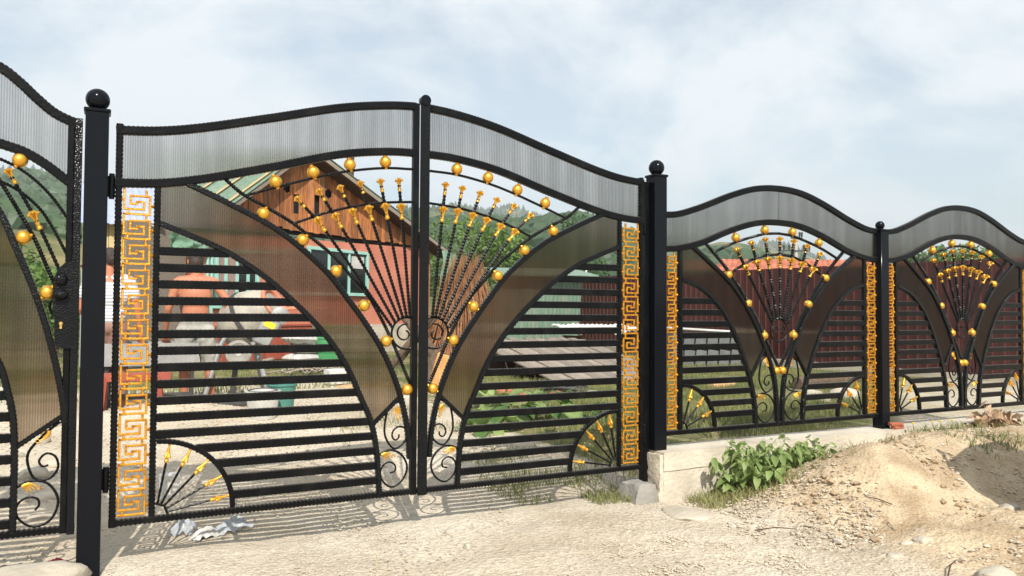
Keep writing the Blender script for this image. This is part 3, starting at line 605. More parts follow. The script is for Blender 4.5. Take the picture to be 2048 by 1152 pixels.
    # scrolls and gold leaves
    for q in (P['scU'], P['scL']):
        sp_ = spline(X(q), .006); n_ = len(sp_)
        MB().tube([(p[0], 0, p[1]) for p in sp_], [.0066*(1+.10*math.sin(i*2.0))*(1-.25*(i/n_)) for i in range(n_)], 8).build('scroll', 'black', par, s, ang=50)
    for (u, z), an in P['leaves']:
        mk('leaf_ornament', ACAN[s], par, (s*(off+u*xsc), -.004, z), (0, -an*s, 0))
    # greek key strip
    k0, k1, kt, kb, kn = P['keys']; kw = (k1-k0)*xsc; pt = (kt-kb-.006)/kn; kid = (round(kw, 4), round(pt, 4), s)
    if kid not in KEYS: KEYS[kid] = key_mesh(kw, pt, s)
    for i in range(kn): mk('key_ornament', KEYS[kid], par, (s*(off+k0*xsc), -0.002, kt-.004-i*pt))

# double gate
def hinge(par, s, z):
    b = MB(); b.lathe([(.012, z-.06), (.012, z+.06)], 12, Matrix.Translation((s*-.014, -.004, 0))); b.box((s*-.016, .006, z), (.034, .012, .10)); b.build('hinge', 'black', par)
lg = empty('gate_leaf', (0, 0, 0), label='left leaf of the black double gate, workers and red house seen through it', cat='gate')
half(GATE, lg, 1)
MB().bar([(1.5045, 0.0), (1.5045, 2.188)], .035, .036, .0003).build('centre_stile', 'black', lg)
hinge(lg, 1, 1.60); hinge(lg, 1, .225)
rg = empty('gate_leaf', (3.085, 0, 0), label='right leaf of the black double gate, with the wide hammered closing strip', cat='gate')
half(GATE, rg, -1)
MB().bar(spline([(-1.517, 0.0), (-1.517, 2.19)], .005), .034, .036, .0003, .001).build('centre_stile', 'black', rg)
b = MB(); b.bar(spline([(-1.5335, -0.004), (-1.5335, 2.196)], .02), .056, .010, -.0245, 0, ch=.002); b.build('closing_strip', 'hammered', rg)
b = MB(); b.bbox((-1.5335, -.016, 2.196), (.060, .040, .03), .010); b.lathe([(.030, -.019), (.030, .019)], 20, Matrix.Translation((-1.5335, -.016, 2.208)) @ Matrix.Rotation(R(90), 4, 'X')); b.build('strip_cap', 'black_gloss', rg)
hinge(rg, -1, 1.60); hinge(rg, -1, .225)

# posts
def post(x, zb, zt, wd, rb, label, jamb=False):
    e = empty('gate_post' if wd > .095 else 'fence_post', (x, 0, zb), label=label, cat='post')
    h = zt-zb; MB().bbox((0, 0, h/2), (wd, wd, h), .004).build('shaft', 'black_gloss', e)
    MB().bbox((0, 0, h+.006), (wd+.014, wd+.014, .016), .004).build('cap', 'black_gloss', e)
    bb = MB(); bb.sphere((0, 0, h+.012+rb*.98), rb, 32, 20); bb.lathe([(rb*.5, h+.012), (rb*.42, h+.03)], 16); bb.build('ball', 'black_gloss', e)
    if jamb: MB().bbox((-.078, .028, (1.88-zb)/2-.12), (.050, .05, 1.88-zb+.24), .003).build('jamb', 'black', e)
    return e
post(-0.079, -0.26, 1.940, .098, .052, 'thick black gate post with ball top, left of the double gate')
post(3.200, 0.118, 1.915, .100, .052, 'thick black gate post with ball top, between double gate and fence', True)
post(5.420, 0.100, 1.672, .092, .035, 'black fence post with a small ball, between the two fence panels')
post(7.502, 0.105, 1.672, .092, .035, 'black fence post with a small ball, right of the farther fence panel')

# fence panels
for x0, W2, lab in ((3.250, 2.124, 'nearer black fence panel with gold fan, next to the gate post'), (5.466, 1.990, 'farther black fence panel with gold fan, at the right edge')):
    fp = empty('metal_fence', (x0, 0, 0), label=lab, cat='fence', group='fence panels on the concrete wall'); xs = W2/2/FEN['W']
    half(FEN, fp, 1, xs)
    n0 = len(fp.children); before = set(fp.children)
    half(FEN, fp, -1, xs)
    for o in fp.children:
        if o not in before: o.location.x += W2
# small gate on the left
XL = -1.15
def shift(pts): return [(x-XL, z) for x, z in pts]
PED = dict(GATE); PW = 1.013
arch_t = shift([(-.467, 2.098), (-.39, 2.041), (-.321, 1.975), (-.251, 1.918), (-.175, 1.885), (-.150, 1.880)]); arch_l = shift([(-.46, 1.757), (-.365, 1.727), (-.286, 1.681), (-.196, 1.611), (-.160, 1.585)])
def symm(c, mid): return [(2*mid-u, z) for u, z in reversed(c)] + [(mid, c[0][1]+.055)] + c
PED.update(W=PW, top=symm(arch_t, .5), low=symm(arch_l, .5), stile_out=(0.0, .032, 1.88), stile_in=(.128, .158), keys=(.038, .116, 1.56, .048, 13),
    bo=[(.24, 1.715)]+shift([(-.70, 1.66), (-.56, 1.585), (-.454, 1.449), (-.395, 1.306), (-.334, 1.150), (-.282, .993), (-.240, .833), (-.207, .673), (-.192, .58), (-.186, .50)]),
    bi=[(.155, 1.40), (.30, 1.33), (.45, 1.17), (.58, 1.0), (.66, .86)]+shift([(-.44, .77), (-.41, .658), (-.388, .546), (-.378, .39), (-.378, .02)]),
    be=shift([(-.378, .398), (-.190, .535)]), thin=[(.38, 1.78)]+shift([(-.60, 1.72), (-.51, 1.66), (-.457, 1.589), (-.422, 1.529), (-.39, 1.471), (-.32, 1.337), (-.277, 1.231), (-.236, 1.130)]),
    balls=[(.767, 1.690, -.45), (.56, 1.78, -.1), (.787, 1.341, 0), (.885, 1.095, 0)],
    arch=shift([(-.66, 1.735), (-.56, 1.725), (-.459, 1.688), (-.392, 1.656), (-.324, 1.605), (-.254, 1.53), (-.190, 1.436)]), archl=shift([(-.50, 1.60), (-.438, 1.580), (-.396, 1.558), (-.351, 1.525), (-.296, 1.467), (-.251, 1.393), (-.190, 1.268)]),
    heads=[(tuple(shift([(-.316, 1.423)])[0]), tuple(shift([(-.414, 1.613)])[0]), tuple(shift([(-.205, 1.165)])[0]))], ring=(.945, 1.03, .05), slats=[1.30-.095*k for k in range(14)],
    fan=(.158, .037, .30, .31, .05, [(75, .8), (55, .8), (35, .8), (15, .8)]),
    scU=shift([(-.204, .505), (-.240, .475), (-.285, .430), (-.324, .375), (-.327, .33), (-.297, .256), (-.242, .251), (-.208, .298), (-.221, .351), (-.256, .365), (-.283, .333), (-.269, .308), (-.246, .312)]),
    scL=shift([(-.368, .222), (-.316, .247), (-.248, .230), (-.205, .15), (-.235, .063), (-.302, .042), (-.36, .089), (-.363, .145), (-.324, .174), (-.285, .163), (-.279, .136), (-.294, .115)]),
    leaves=[((.905, .468), -2.2), ((.805, .226), 0.0)])
pg = empty('small_gate', (XL, 0, 0), label='black walk-through gate with a lock, at the left edge', cat='gate')
half(PED, pg, 1)
MB().bar(spline([(.967, 0), (.967, 1.90)], .005), .030, .036, .0003, .001).build('lock_stile', 'black', pg)
b = MB(); b.bar(spline([(.9965, -.006), (.9965, 1.902)], .02), .032, .012, -.020, 0, ch=.002); b.build('closing_strip', 'hammered', pg)
lp = MB(); lp.prism([(.918, .86), (.955, .84), (.985, .84), (.985, 1.24), (.955, 1.235), (.925, 1.20), (.908, 1.15), (.905, 1.06), (.915, .99)], -.030, .016)
lk = lp.build('lock_case', 'hammered', pg)
b = MB(); b.sphere((.940, -.042, 1.155), .024, 16, 10, (1, .7, 1.15)); b.sphere((.942, -.052, 1.085), .026, 16, 10, (1.1, .8, .8)); b.sphere((.930, -.046, 1.075), .016, 12, 8); b.build('handle', 'hammered', lk)
b = MB(); b.lathe([(.0085, 0), (.0075, .012)], 14, Matrix.Translation((.942, -.030, .955)) @ Matrix.Rotation(R(90), 4, 'X')); b.box((.942, -.0335, .942), (.009, .008, .022)); b.build('keyhole', 'brass', lk)
hinge(pg, 1, 1.55); hinge(pg, 1, .25)
post(-1.228, -0.27, 1.935, .098, .052, 'thick black gate post with ball top, left of the walk-through gate')

# ------------------------------------------------------------------ concrete wall and footings
def noisy_box(c, d, res, amp, seed, freq=9):
    """box with displaced, subdivided faces"""
    bm = bmesh.new(); bmesh.ops.create_cube(bm, size=1.0)
    for v in bm.verts: v.co = Vector((v.co.x*d[0], v.co.y*d[1], v.co.z*d[2]))
    for ax in range(3):
        n = max(1, int(d[ax]/res))
        for i in range(1, n):
            pos = -d[ax]/2+d[ax]*i/n; co = Vector((0, 0, 0)); co[ax] = pos; no = Vector((0, 0, 0)); no[ax] = 1
            bmesh.ops.bisect_plane(bm, geom=bm.verts[:]+bm.edges[:]+bm.faces[:], plane_co=co, plane_no=no)
    for v in bm.verts:
        q = v.co*freq+Vector((seed, seed*2.1, 0)); n1 = noise.noise_vector(q); v.co += n1*amp + noise.noise_vector(q*3.1)*amp*.4
        v.co += Vector(c)
    bm.normal_update(); vs = [v.co.copy() for v in bm.verts]; bm.verts.index_update(); fs = [tuple(v.index for v in f.verts) for f in bm.faces]; bm.free(); return vs, fs
cw = empty('concrete_wall', (3.16, 0, -.3), label='low pale concrete wall carrying the fence panels, beside the gate', cat='wall')
v, f = noisy_box(((9.7-3.16)/2, 0, .36), (9.7-3.16, .26, .115), .06, .004, 1); MB().add(v, f).build('upper_course', 'concrete', cw, ang=50)
v, f = noisy_box(((9.7-3.16)/2, .008, .10), (9.7-3.16-.01, .262, .40), .06, .006, 2); MB().add(v, f).build('lower_course', 'concrete', cw, ang=50)
v, f = noisy_box((-.004, 0, .20), (.05, .24, .40), .03, .014, 3, 22); MB().add(v, f).build('broken_end', 'concrete', cw, ang=50)
ft = empty('concrete_footing', (3.10, .02, -.22), label='small grey lump of concrete poured round the gate jamb', cat='footing')
v, f = noisy_box((0, 0, .045), (.20, .20, .18), .04, .02, 4, 11)
v = [Vector((q.x*(1.25-1.6*max(0, q.z+.02)), q.y*(1.2-1.5*max(0, q.z+.02)), q.z)) for q in v]; MB().add(v, f).build('lump', 'concrete_grey', ft, ang=60)
for k, (dx, dy, rz) in enumerate(((5.49, -.105, .1), (5.47, -.12, -.25))):
    o = MB().bbox((0, 0, .012), (.11, .05, .024), .004).build('brick_shard', 'brick', None, loc=(dx, -.09+.0*dy, .117+.026*k), rot=(0, 0, rz))
    tag(o, ('lower' if k == 0 else 'upper')+' of two red brick shards on the wall beside the fence post', 'brick')

# ------------------------------------------------------------------ the red house
HP = at_z(600, 716, -.08); HD = Vector((math.sin(R(55.5)), math.cos(R(55.5)), 0)); HN = Vector((HD.y, -HD.x, 0))   # HN faces the camera
hz = math.atan2(HD.y, HD.x)
house = empty('house', (HP.x, HP.y, -.08), hz, 'old red house with a dark plank gable and turquoise windows behind the gate', 'house')
# local: x along the front, -y towards the camera, z up
def hb(name, mat, c, d, par=house, rot=None): return MB().bbox(c, d, .006, rot).build(name, mat, par)
WL, WR, ZW, RX, RZ, DP = -2.9, 5.15, 2.87, -0.15, 4.64, 2.3
def rake(x): return RZ-(x-RX)*.340 if x > RX else RZ-(RX-x)*.70
b = MB(); b.prism([(WL, 0.72), (WR, 0.72), (WR, ZW-.06), (WL, 2.60), (WL+.35, ZW)], 0.0, .30); b.build('wall', 'stucco_red', house)
MB().box(((WL+WR)/2, DP/2+.15, 1.35), (WR-WL-.02, DP-.32, 2.7)).build('wall', 'stucco_red', house)
MB().box(((WL+WR)/2, .13, .36), (WR-WL+.04, .32, .719)).build('plinth', 'concrete', house)
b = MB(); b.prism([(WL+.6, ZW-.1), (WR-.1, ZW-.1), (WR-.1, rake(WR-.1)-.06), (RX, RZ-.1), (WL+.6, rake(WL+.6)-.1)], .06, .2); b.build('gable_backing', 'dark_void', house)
# gable planks; slots and hexagonal holes are cut through the planks where they fall
holes = [(-.62, -.42, 3.75, .115), (.72, .94, 3.80, .125)]; slots = [(-.31, -.13, 3.22, 3.65), (.36, .54, 3.12, 3.72)]
forced = sorted([WL+.12]+[q for h_ in holes for q in h_[:2]]+[q for h_ in slots for q in h_[:2]]+[WR-.08]); edges = []
for a_, c_ in zip(forced[:-1], forced[1:]):
    edges.append(a_); x_ = a_
    if c_-a_ > .25:
        while c_-x_ > .30: x_ += random.uniform(.12, .20); edges.append(x_)
edges.append(forced[-1])
for x0, x1 in zip(edges[:-1], edges[1:]):
    xm = (x0+x1)/2; zb = ZW-.03+.004*xm+random.uniform(-.02, .012)
    if -1.1 < xm < -.6: zb += random.choice([0, .05, -.06])
    t0, t1 = rake(x0+.004)-.09, rake(x1-.004)-.09; yy = -.012-.014*random.random(); xa, xb = x0+.005, x1-.005
    top_ = [(xb, t1)]+([(RX, RZ-.09)] if x0 < RX < x1 else [])+[(xa, t0)]
    polys = [[(xa, zb), (xb, zb)]+top_]
    for sa, sb_, s0, s1 in slots:
        if sa-.01 < xm < sb_+.01: polys = [[(xa, zb), (xb, zb), (xb, s0), (xa, s0)], [(xa, s1), (xb, s1)]+top_]
    for ha, hb_, hc, hr in holes:
        if ha-.01 < xm < hb_+.01: polys = [[(xa, zb), (xb, zb), (xb, hc-hr*.5), (xm, hc-hr), (xa, hc-hr*.5)], [(xa, hc+hr*.5), (xm, hc+hr), (xb, hc+hr*.5)]+top_]
    if min(t0, t1) > zb+.03:
        for po in polys: MB().prism(po, yy-.022, yy).build('plank', 'wood_plank', house)
# roof: two slopes of sheets, rafters and fascia
def slope(xa, za, xb, zb, n, mat, nm, y0=-.45, y1=DP+.3):
    L_ = math.hypot(xb-xa, zb-za); an = math.atan2(zb-za, xb-xa)
    for i in range(n):
        ya, yb = y0+(y1-y0)*i/n, y0+(y1-y0)*(i+1)/n; b = MB(); kk = 12; vs = []
        for j in range(kk+1):
            yv = ya+(yb-ya)*j/kk; dz = .022*(j % 2)
            for (x, z) in ((xa, za), (xb, zb)): vs.append((x-math.sin(an)*dz, yv, z+math.cos(an)*dz)); vs.append((x-math.sin(an)*(dz-.012), yv, z+math.cos(an)*(dz-.012)))
        fs = []
        for j in range(kk):
            o_ = j*4; fs += [(o_, o_+2, o_+6, o_+4), (o_+1, o_+5, o_+7, o_+3)]
        fs += [(0, 1, 3, 2), (kk*4, kk*4+2, kk*4+3, kk*4+1)]
        b.add(vs, fs); b.build(nm, mat, house, ang=20)
slope(RX-.02, RZ+.06, WL-.22, rake(WL-.22)+.06, 6, 'green_sheet', 'roof_sheet'); slope(WR+.50, rake(WR+.50)+.06, RX+.02, RZ+.06, 6, 'green_sheet', 'roof_sheet')
for x0, x1 in ((RX, WL-.20), (RX, WR+.48)):
    b = MB(); z0_, z1_ = RZ-.035, rake(x1)-.035
    b.prism([(x0, z0_-.02), (x1, z1_-.02), (x1, z1_+.075), (x0, z0_+.075)] if x1 > x0 else [(x1, z1_-.02), (x0, z0_-.02), (x0, z0_+.075), (x1, z1_+.075)], -.43, -.40); b.build('barge_board', 'wood_grey', house)
    b = MB(); b.prism([(x0, z0_-.05), (x1, z1_-.05), (x1, z1_+.02), (x0, z0_+.02)] if x1 > x0 else [(x1, z1_-.05), (x0, z0_-.05), (x0, z0_+.02), (x1, z1_+.02)], -.395, .05); b.build('soffit', 'wood_dark', house)
for q in range(3):                                              # battens over the left slope
    yv = -.30+q*.75; b = MB(); b.tube([(RX-.2, yv, rake(RX-.2)+.115), (WL-.18, yv, rake(WL-.18)+.115)], .028, 4); b.build('roof_batten', 'yellow_strip', house)
b = MB(); b.tube([(4.25, 2.2, 2.9), (4.32, 2.2, 5.55)], .10, 14); b.build('stove_pipe', 'wood_dark', house)
hb('roof_tab', 'wood_dark', (1.6, -.3, rake(1.6)+.13), (.16, .1, .07), rot=Matrix.Rotation(R(22), 3, 'Y'))
# windows
def hwin(x0, x1, z0, z1, cols, panes):
    e = MB(); t = .075
    e.bbox(((x0+x1)/2, -.03, z1-t/2), (x1-x0, .09, t)); e.bbox(((x0+x1)/2, -.045, z0+t/2), (x1-x0+.08, .12, t)); e.bbox((x0+t/2, -.031, (z0+z1)/2), (t, .088, z1-z0-2*t)); e.bbox((x1-t/2, -.031, (z0+z1)/2), (t, .088, z1-z0-2*t))
    fr = e.build('window', 'turquoise', house)
    for i in range(1, cols): MB().bbox((x0+(x1-x0)*i/cols, -.026, (z0+z1)/2), (.06, .06, z1-z0-2*t), .004).build('mullion', 'turquoise', fr)
    for i in range(cols):
        a, c = x0+(x1-x0)*i/cols+.03, x0+(x1-x0)*(i+1)/cols-.03
        MB().box(((a+c)/2, -.012, (z0+z1)/2), (c-a, .012, z1-z0-2*t)).build('pane', panes[i], fr)
    return fr
def glassmat():
    m, n, l, bb = newmat('window_glass'); bb.inputs['Base Color'].default_value = (0.012, 0.014, 0.015, 1); bb.inputs['Roughness'].default_value = 0.08; MATS['window_glass'] = m
glassmat()
fr = hwin(.16, 2.33, 1.42, 2.53, 3, ['window_glass']*3)
MB().box((1.95, -.022, 2.25), (.48, .006, .30)).build('paper_blind', 'white_plastic', fr)
fr2 = hwin(-2.45, -1.30, 1.10, 2.30, 4, ['curtain', 'curtain', 'window_glass', 'window_glass'])
MB().bbox((-3.55, .25, 1.37), (1.3, .06, 2.6), .01).build('porch_wall', 'wood_grey', house)
for xq in (-2.62, -2.52): MB().bbox((xq, -.03, 1.35), (.05, .06, 2.5), .006).build('porch_trim', 'turquoise', house)
# red boards along the foot of the wall
xx = -2.6
while xx < 1.0:
    wd = random.uniform(.14, .2); MB().bbox((xx+wd/2, -.055-.006*random.random(), .365), (wd-.008, .02, .70), .003).build('plank', 'paint_red', house); xx += wd
hb('board_cap', 'paint_red', (-.8, -.07, .745), (3.66, .07, .035))
for xq in (.30, .42): hb('downpipe', 'wood_grey', (xq, -.11, .75), (.06, .05, 1.75))
# tarpaulins
def tarp(name, mat, corners, label, cat, nu=18, nv=22, amp=.06, seed=1, fr_=5):
    A, B, C_, D_ = [Vector(c) for c in corners]; b = MB(); vs = []; nrm = (B-A).cross(D_-A).normalized()
    for i in range(nu+1):
        for j in range(nv+1):
            u, v = i/nu, j/nv; p = A.lerp(B, u).lerp(D_.lerp(C_, u), v)
            p = p+nrm*(amp*noise.noise(Vector((u*fr_, v*1.6, seed)))+.4*amp*noise.noise(Vector((u*fr_*2.4, v*4, seed+5)))); vs.append(p)
    n0 = len(vs); vs += [p+nrm*.006 for p in vs]; fs = []
    for i in range(nu):
        for j in range(nv):
            a = i*(nv+1)+j; q = (a, a+1, a+nv+2, a+nv+1); fs += [q, tuple(x+n0 for x in reversed(q))]
    b.add(vs, fs); return tag(b.build(name, mat, None, ang=60), label, cat)
def hw(x, y, z): return Vector((HP.x+math.cos(hz)*x-math.sin(hz)*y, HP.y+math.sin(hz)*x+math.cos(hz)*y, z-.08))
tarp('tarpaulin', 'green_tarp', [hw(5.0, -.5, 2.75), hw(6.0, -.3, 2.70), hw(5.9, -.25, .55), hw(5.0, -.45, .5)], 'green tarpaulin hanging from the right eave of the red house', 'tarpaulin', amp=.22, fr_=4)
tarp('tarpaulin', 'green_tarp', [hw(-4.0, -.75, 2.52), hw(-3.0, -.75, 2.56), hw(-3.0, -.7, 2.12), hw(-4.0, -.7, 2.08)], 'green tarpaulin tied under the left eave of the red house', 'tarpaulin', amp=.16, seed=4, fr_=4)
# ------------------------------------------------------------------ blue-roofed shed on the left
sh = empty('outhouse', (.22, 11.9, -.08), R(2), 'small tan and white outhouse with a blue roof, past the left key strip', 'outhouse')
MB().box((0, .65, .92), (1.24, 1.3, 1.84)).build('wall', 'white_paint', sh)
for k in range(9): MB().bbox((-.62+.138*k+.069, -.012, 2.26), (.132, .024, .80), .004).build('board', 'tan_wall', sh)
MB().box((0, .66, 2.24), (1.22, 1.27, .78)).build('wall', 'tan_wall', sh)
MB().bbox((0, -.02, 1.845), (1.30, .05, .05), .005).build('rail', 'wood_dark', sh)
b = MB(); vs = []; kk = 36
for j in range(kk+1):
    x = -.70+1.40*j/kk; dz = .02 if j % 3 == 0 else 0; vs += [(x, -.25, 2.62+dz), (x, 1.5, 3.55+dz), (x, -.25, 2.605+dz), (x, 1.5, 3.535+dz)]
fs = []
for j in range(kk): o_ = 4*j; fs += [(o_, o_+4, o_+5, o_+1), (o_+2, o_+3, o_+7, o_+6), (o_, o_+2, o_+6, o_+4), (o_+1, o_+5, o_+7, o_+3)]
b.add(vs, fs); b.build('roof_sheet', 'blue_roof', sh, ang=20)
for sx in (-.60, .60):
    b = MB(); b.add([(sx-.015, 0, 2.6), (sx+.015, 0, 2.6), (sx+.015, 1.3, 2.6), (sx-.015, 1.3, 2.6), (sx-.015, 1.3, 3.4), (sx+.015, 1.3, 3.4)], [(0, 1, 2, 3), (3, 2, 5, 4), (0, 3, 4), (1, 5, 2), (0, 4, 5, 1)]); b.build('gable_end', 'tan_wall', sh, ang=20)

# ------------------------------------------------------------------ brown sheet fence, green sheets, terracotta house, pole
bf = empty('sheet_fence', (12.25, 2.0, -.1), label='tall dark brown corrugated sheet fence closing the yard on the right', cat='fence')
def rib_sheet(wd, h, pitch=.18, dep=.020):
    b = MB(); pts = []; x = 0.0
    while x < wd-1e-6:
        for dx, dy in ((0, 0), (.052, 0), (.060, -dep), (.078, -dep), (.086, 0)):
            if x+dx <= wd: pts.append((x+dx, dy))
        x += pitch
    pts.append((wd, 0)); vs = []; n = len(pts)
    for z in (0, h):
        for x, y in pts: vs.append((x, y, z))
        for x, y in pts: vs.append((x, y+.004, z))
    fs = []
    for i in range(n-1): fs += [(i, i+1, 2*n+i+1, 2*n+i), (n+i, 2*n+n+i, 2*n+n+i+1, n+i+1), (2*n+i, 2*n+i+1, 3*n+i+1, 3*n+i)]
    return b.add(vs, fs)
rs = rib_sheet(1.084, 1.86).mesh('sheet', 'brown_sheet', ang=20)
for i in range(13):
    mk('sheet', rs, bf, (0.0, i*1.085+1.08, .10+.012*i), (0, 0, R(-90)))
    if i % 2 == 0: MB().box((.05, i*1.085, .95), (.06, .06, 1.9)).build('post', 'metal_dark', bf)
MB().box((0.02, 7.0, .02), (.22, 14.4, .26)).build('plinth', 'concrete', bf)
gp = at_d(1085, 690, 21.0); gs = empty('sheet_shed', (gp.x, gp.y, -.05), R(-14), 'patched green corrugated lean-to in front of the brown fence', 'shed')
for i in range(3):
    xq = -1.15+i*.76; hgt = 1.95; b = MB(); vs = []; kk = 14; lean = -.18
    for j in range(kk+1):
        for z in (0, hgt): vs.append((xq+.76*j/kk+lean*(1-z/hgt), -.015*(j % 2)-.012*i, z)); vs.append((xq+.76*j/kk+lean*(1-z/hgt), -.015*(j % 2)-.012*i+.006, z))
    fs = []
    for j in range(kk): o_ = 4*j; fs += [(o_, o_+4, o_+6, o_+2), (o_+1, o_+3, o_+7, o_+5), (o_+2, o_+6, o_+7, o_+3)]
    b.add(vs, fs); b.build('sheet', 'green_sheet', gs, ang=15)
for xq in (-1.1, 1.05): MB().bbox((xq, .06, .98), (.08, .08, 1.96)).build('post', 'wood_dark', gs)
b = MB(); b.add([(-1.3, -.4, 1.98), (1.45, -.4, 1.98), (1.45, 1.6, 2.25), (-1.3, 1.6, 2.25), (-1.3, -.4, 2.02), (1.45, -.4, 2.02), (1.45, 1.6, 2.29), (-1.3, 1.6, 2.29)], [(3, 2, 1, 0), (4, 5, 6, 7), (0, 1, 5, 4), (1, 2, 6, 5), (2, 3, 7, 6), (3, 0, 4, 7)]); b.build('roof', 'green_sheet', gs)
# far house roof over the fence
tp_ = at_d(1600, 541, 27.0); th = empty('neighbour_house', (tp_.x, tp_.y, -.1), R(-28), 'neighbour house with a terracotta tiled roof, showing above the brown fence', 'house')
MB().box((0.4, 2.6, 1.05), (5.4, 4.4, 2.1)).build('wall', 'white_paint', th)
r0 = MB(); r0.add([(-3.0, -.2, 2.05), (3.7, -.2, 2.05), (3.7, 2.6, 3.05), (-2.0, 2.6, 3.05), (3.7, 5.3, 2.05), (-3.0, 5.3, 2.05)], [(0, 1, 2, 3), (3, 2, 4, 5), (0, 3, 5), (1, 4, 2), (0, 5, 4, 1)]); roof = r0.build('roof', 'terracotta', th, ang=20)
tile = MB(); tile.add([(-.10, 0, 0), (-.05, 0, .03), (.05, 0, .03), (.10, 0, 0), (-.10, .26, .095), (-.05, .26, .125), (.05, .26, .125), (.10, .26, .095), (-.1, 0, -.03), (.1, 0, -.03)], [(0, 1, 5, 4), (1, 2, 6, 5), (2, 3, 7, 6), (8, 9, 3, 2, 1, 0)]); tm = tile.mesh('roof_tile', 'terracotta', ang=20)
for rr_ in range(11):
    yv = -.22+rr_*.253; zt_ = 2.07+.0+(yv+.2)*(1.0/2.8)+.02; lo = -3.0+(yv+.2)/2.8*1.0+.1; n_ = int((3.65-lo)/.21)
    for c_ in range(n_): mk('roof_tile', tm, roof, (lo+c_*.21+.05, yv, zt_))
up = at_d(1592, 545, 42.0); pe = empty('utility_pole', (up.x, up.y, -.5), R(-28), 'pale utility pole with two crossarms rising behind the terracotta roof', 'pole')
MB().tube([(0, 0, 0), (0, 0, 5.72)], [.13, .09], 10).build('shaft', 'pole_concrete', pe)
for zq, hw_ in ((5.48, .30), (4.80, .72)):
    a_ = MB().bbox((0, -.1, zq), (hw_*2, .07, .07), .01).build('crossarm', 'metal_dark', pe)
    for sx in (-.95, -.55, .55, .95):
        MB().lathe([(.03, 0), (.06, .10), (.05, .16), (.075, .22), (.04, .30)], 8, Matrix.Translation((sx*hw_, -.1, zq+.03))).build('insulator', 'metal_dark', a_)
pw = at_d(1172, 580, 30.0); tag(MB().tube([(pw.x, pw.y, -.1), (pw.x, pw.y, 2.7)], .04, 8).build('post', 'white_paint'), 'thin white post standing behind the brown fence near the green lean-to', 'post')

# ------------------------------------------------------------------ hills and woods
def interp_deg(pts):
    a = np.array([q[0] for q in pts], float); e = np.array([q[1] for q in pts], float)
    return lambda x: np.interp(x, a, e)
def px_az(px): return math.degrees(YAW)+math.degrees(math.atan((px-1024)/F_PX))
def px_el(px, py): d = ray(px, py); return math.degrees(math.atan2(d.z, math.hypot(d.x, d.y)))
def prof(pairs, lo=1.0, hi=1.0): return interp_deg([(-40, lo)]+[(px_az(a), px_el(a, b)) for a, b in pairs]+[(100, hi)])
ridges = [ # distance, elevation profile in degrees
    (70, interp_deg([(-40, .5), (-10, 1.2), (5, .6), (100, 0.4)])),
    (200, prof([(-40, 400), (60, 415), (140, 440), (300, 500), (850, 465), (900, 462), (1000, 466), (1080, 462), (1160, 452), (1240, 485), (1400, 520), (1450, 526), (1560, 538), (1700, 548), (1860, 548), (2048, 552)], 6, 2)),
    (420, prof([(-40, 352), (60, 352), (140, 372), (300, 470), (850, 424), (900, 424), (1000, 444), (1150, 470), (1380, 496), (1440, 482), (1480, 484), (1530, 496), (1600, 516), (1690, 532), (2048, 545)], 9, 2)),
    (1000, prof([(-40, 338), (60, 338), (140, 358), (300, 470), (850, 418), (930, 409), (970, 420), (1020, 411), (1080, 428), (1150, 452), (1380, 500), (1480, 492), (1530, 484), (1570, 489), (1630, 512), (1700, 530), (1850, 505), (1910, 500), (1980, 512), (2048, 530)], 9, 3)),
    (1500, lambda x: np.full_like(np.asarray(x, float), -0.12))]
az = np.linspace(-40, 100, 281); rs_ = np.concatenate([np.linspace(45, 220, 30), np.linspace(226, 450, 30), np.linspace(470, 1100, 34), np.linspace(1150, 1500, 6)])
kd = np.array([45]+[r[0] for r in ridges])
def hill_z(a, r):
    """terrain height by azimuth (deg, from +y) and distance; valleys between the ridges"""
    hs = np.array([-0.6]+[1.03+rr*np.tan(np.radians(f_(a))) for rr, f_ in ridges])
    i = int(np.clip(np.searchsorted(kd, r)-1, 0, len(kd)-2)); t = (r-kd[i])/(kd[i+1]-kd[i]); t = min(max(t, 0), 1)
    z = hs[i]*(1-t)+hs[i+1]*t
    if i >= 2: z -= (0.10*(kd[i+1]-kd[i]))*math.sin(math.pi*t)*.35
    x, y = r*math.sin(math.radians(a)), r*math.cos(math.radians(a))
    return z + (r/1000)*9*noise.noise(Vector((x*.013, y*.013, 2)))*min(1, abs(t-1)*3+.25)
HV = np.zeros((len(az), len(rs_), 3))
for i, a in enumerate(az):
    for j, r_ in enumerate(rs_):
        HV[i, j] = (CAM.x+r_*math.sin(R(a)), CAM.y+r_*math.cos(R(a)), hill_z(a, r_))
hid = np.arange(len(az)*len(rs_)).reshape(len(az), len(rs_))
def hillmat():
    m, n, l, b = newmat('hillside'); b.inputs['Roughness'].default_value = 0.95; b.inputs['Specular IOR Level'].default_value = 0.1
    t = n.new('ShaderNodeTexCoord'); x = n.new('ShaderNodeTexNoise'); x.inputs['Scale'].default_value = 0.028; x.inputs['Detail'].default_value = 9; l.new(t.outputs['Object'], x.inputs['Vector'])
    r = n.new('ShaderNodeValToRGB'); e = r.color_ramp.elements; e[0].position = 0.42; e[0].color = (0.05, 0.085, 0.025, 1); e[1].position = 0.56; e[1].color = (0.25, 0.20, 0.085, 1)
    l.new(x.outputs['Fac'], r.inputs[0]); l.new(r.outputs[0], b.inputs['Base Color']); MATS['hillside'] = m
hillmat()
tag(mk('hills', np_mesh('hills', HV.reshape(-1, 3), np.stack([hid[:-1, :-1], hid[:-1, 1:], hid[1:, 1:], hid[1:, :-1]], -1).reshape(-1, 4), 'hillside', True)), kind='structure')
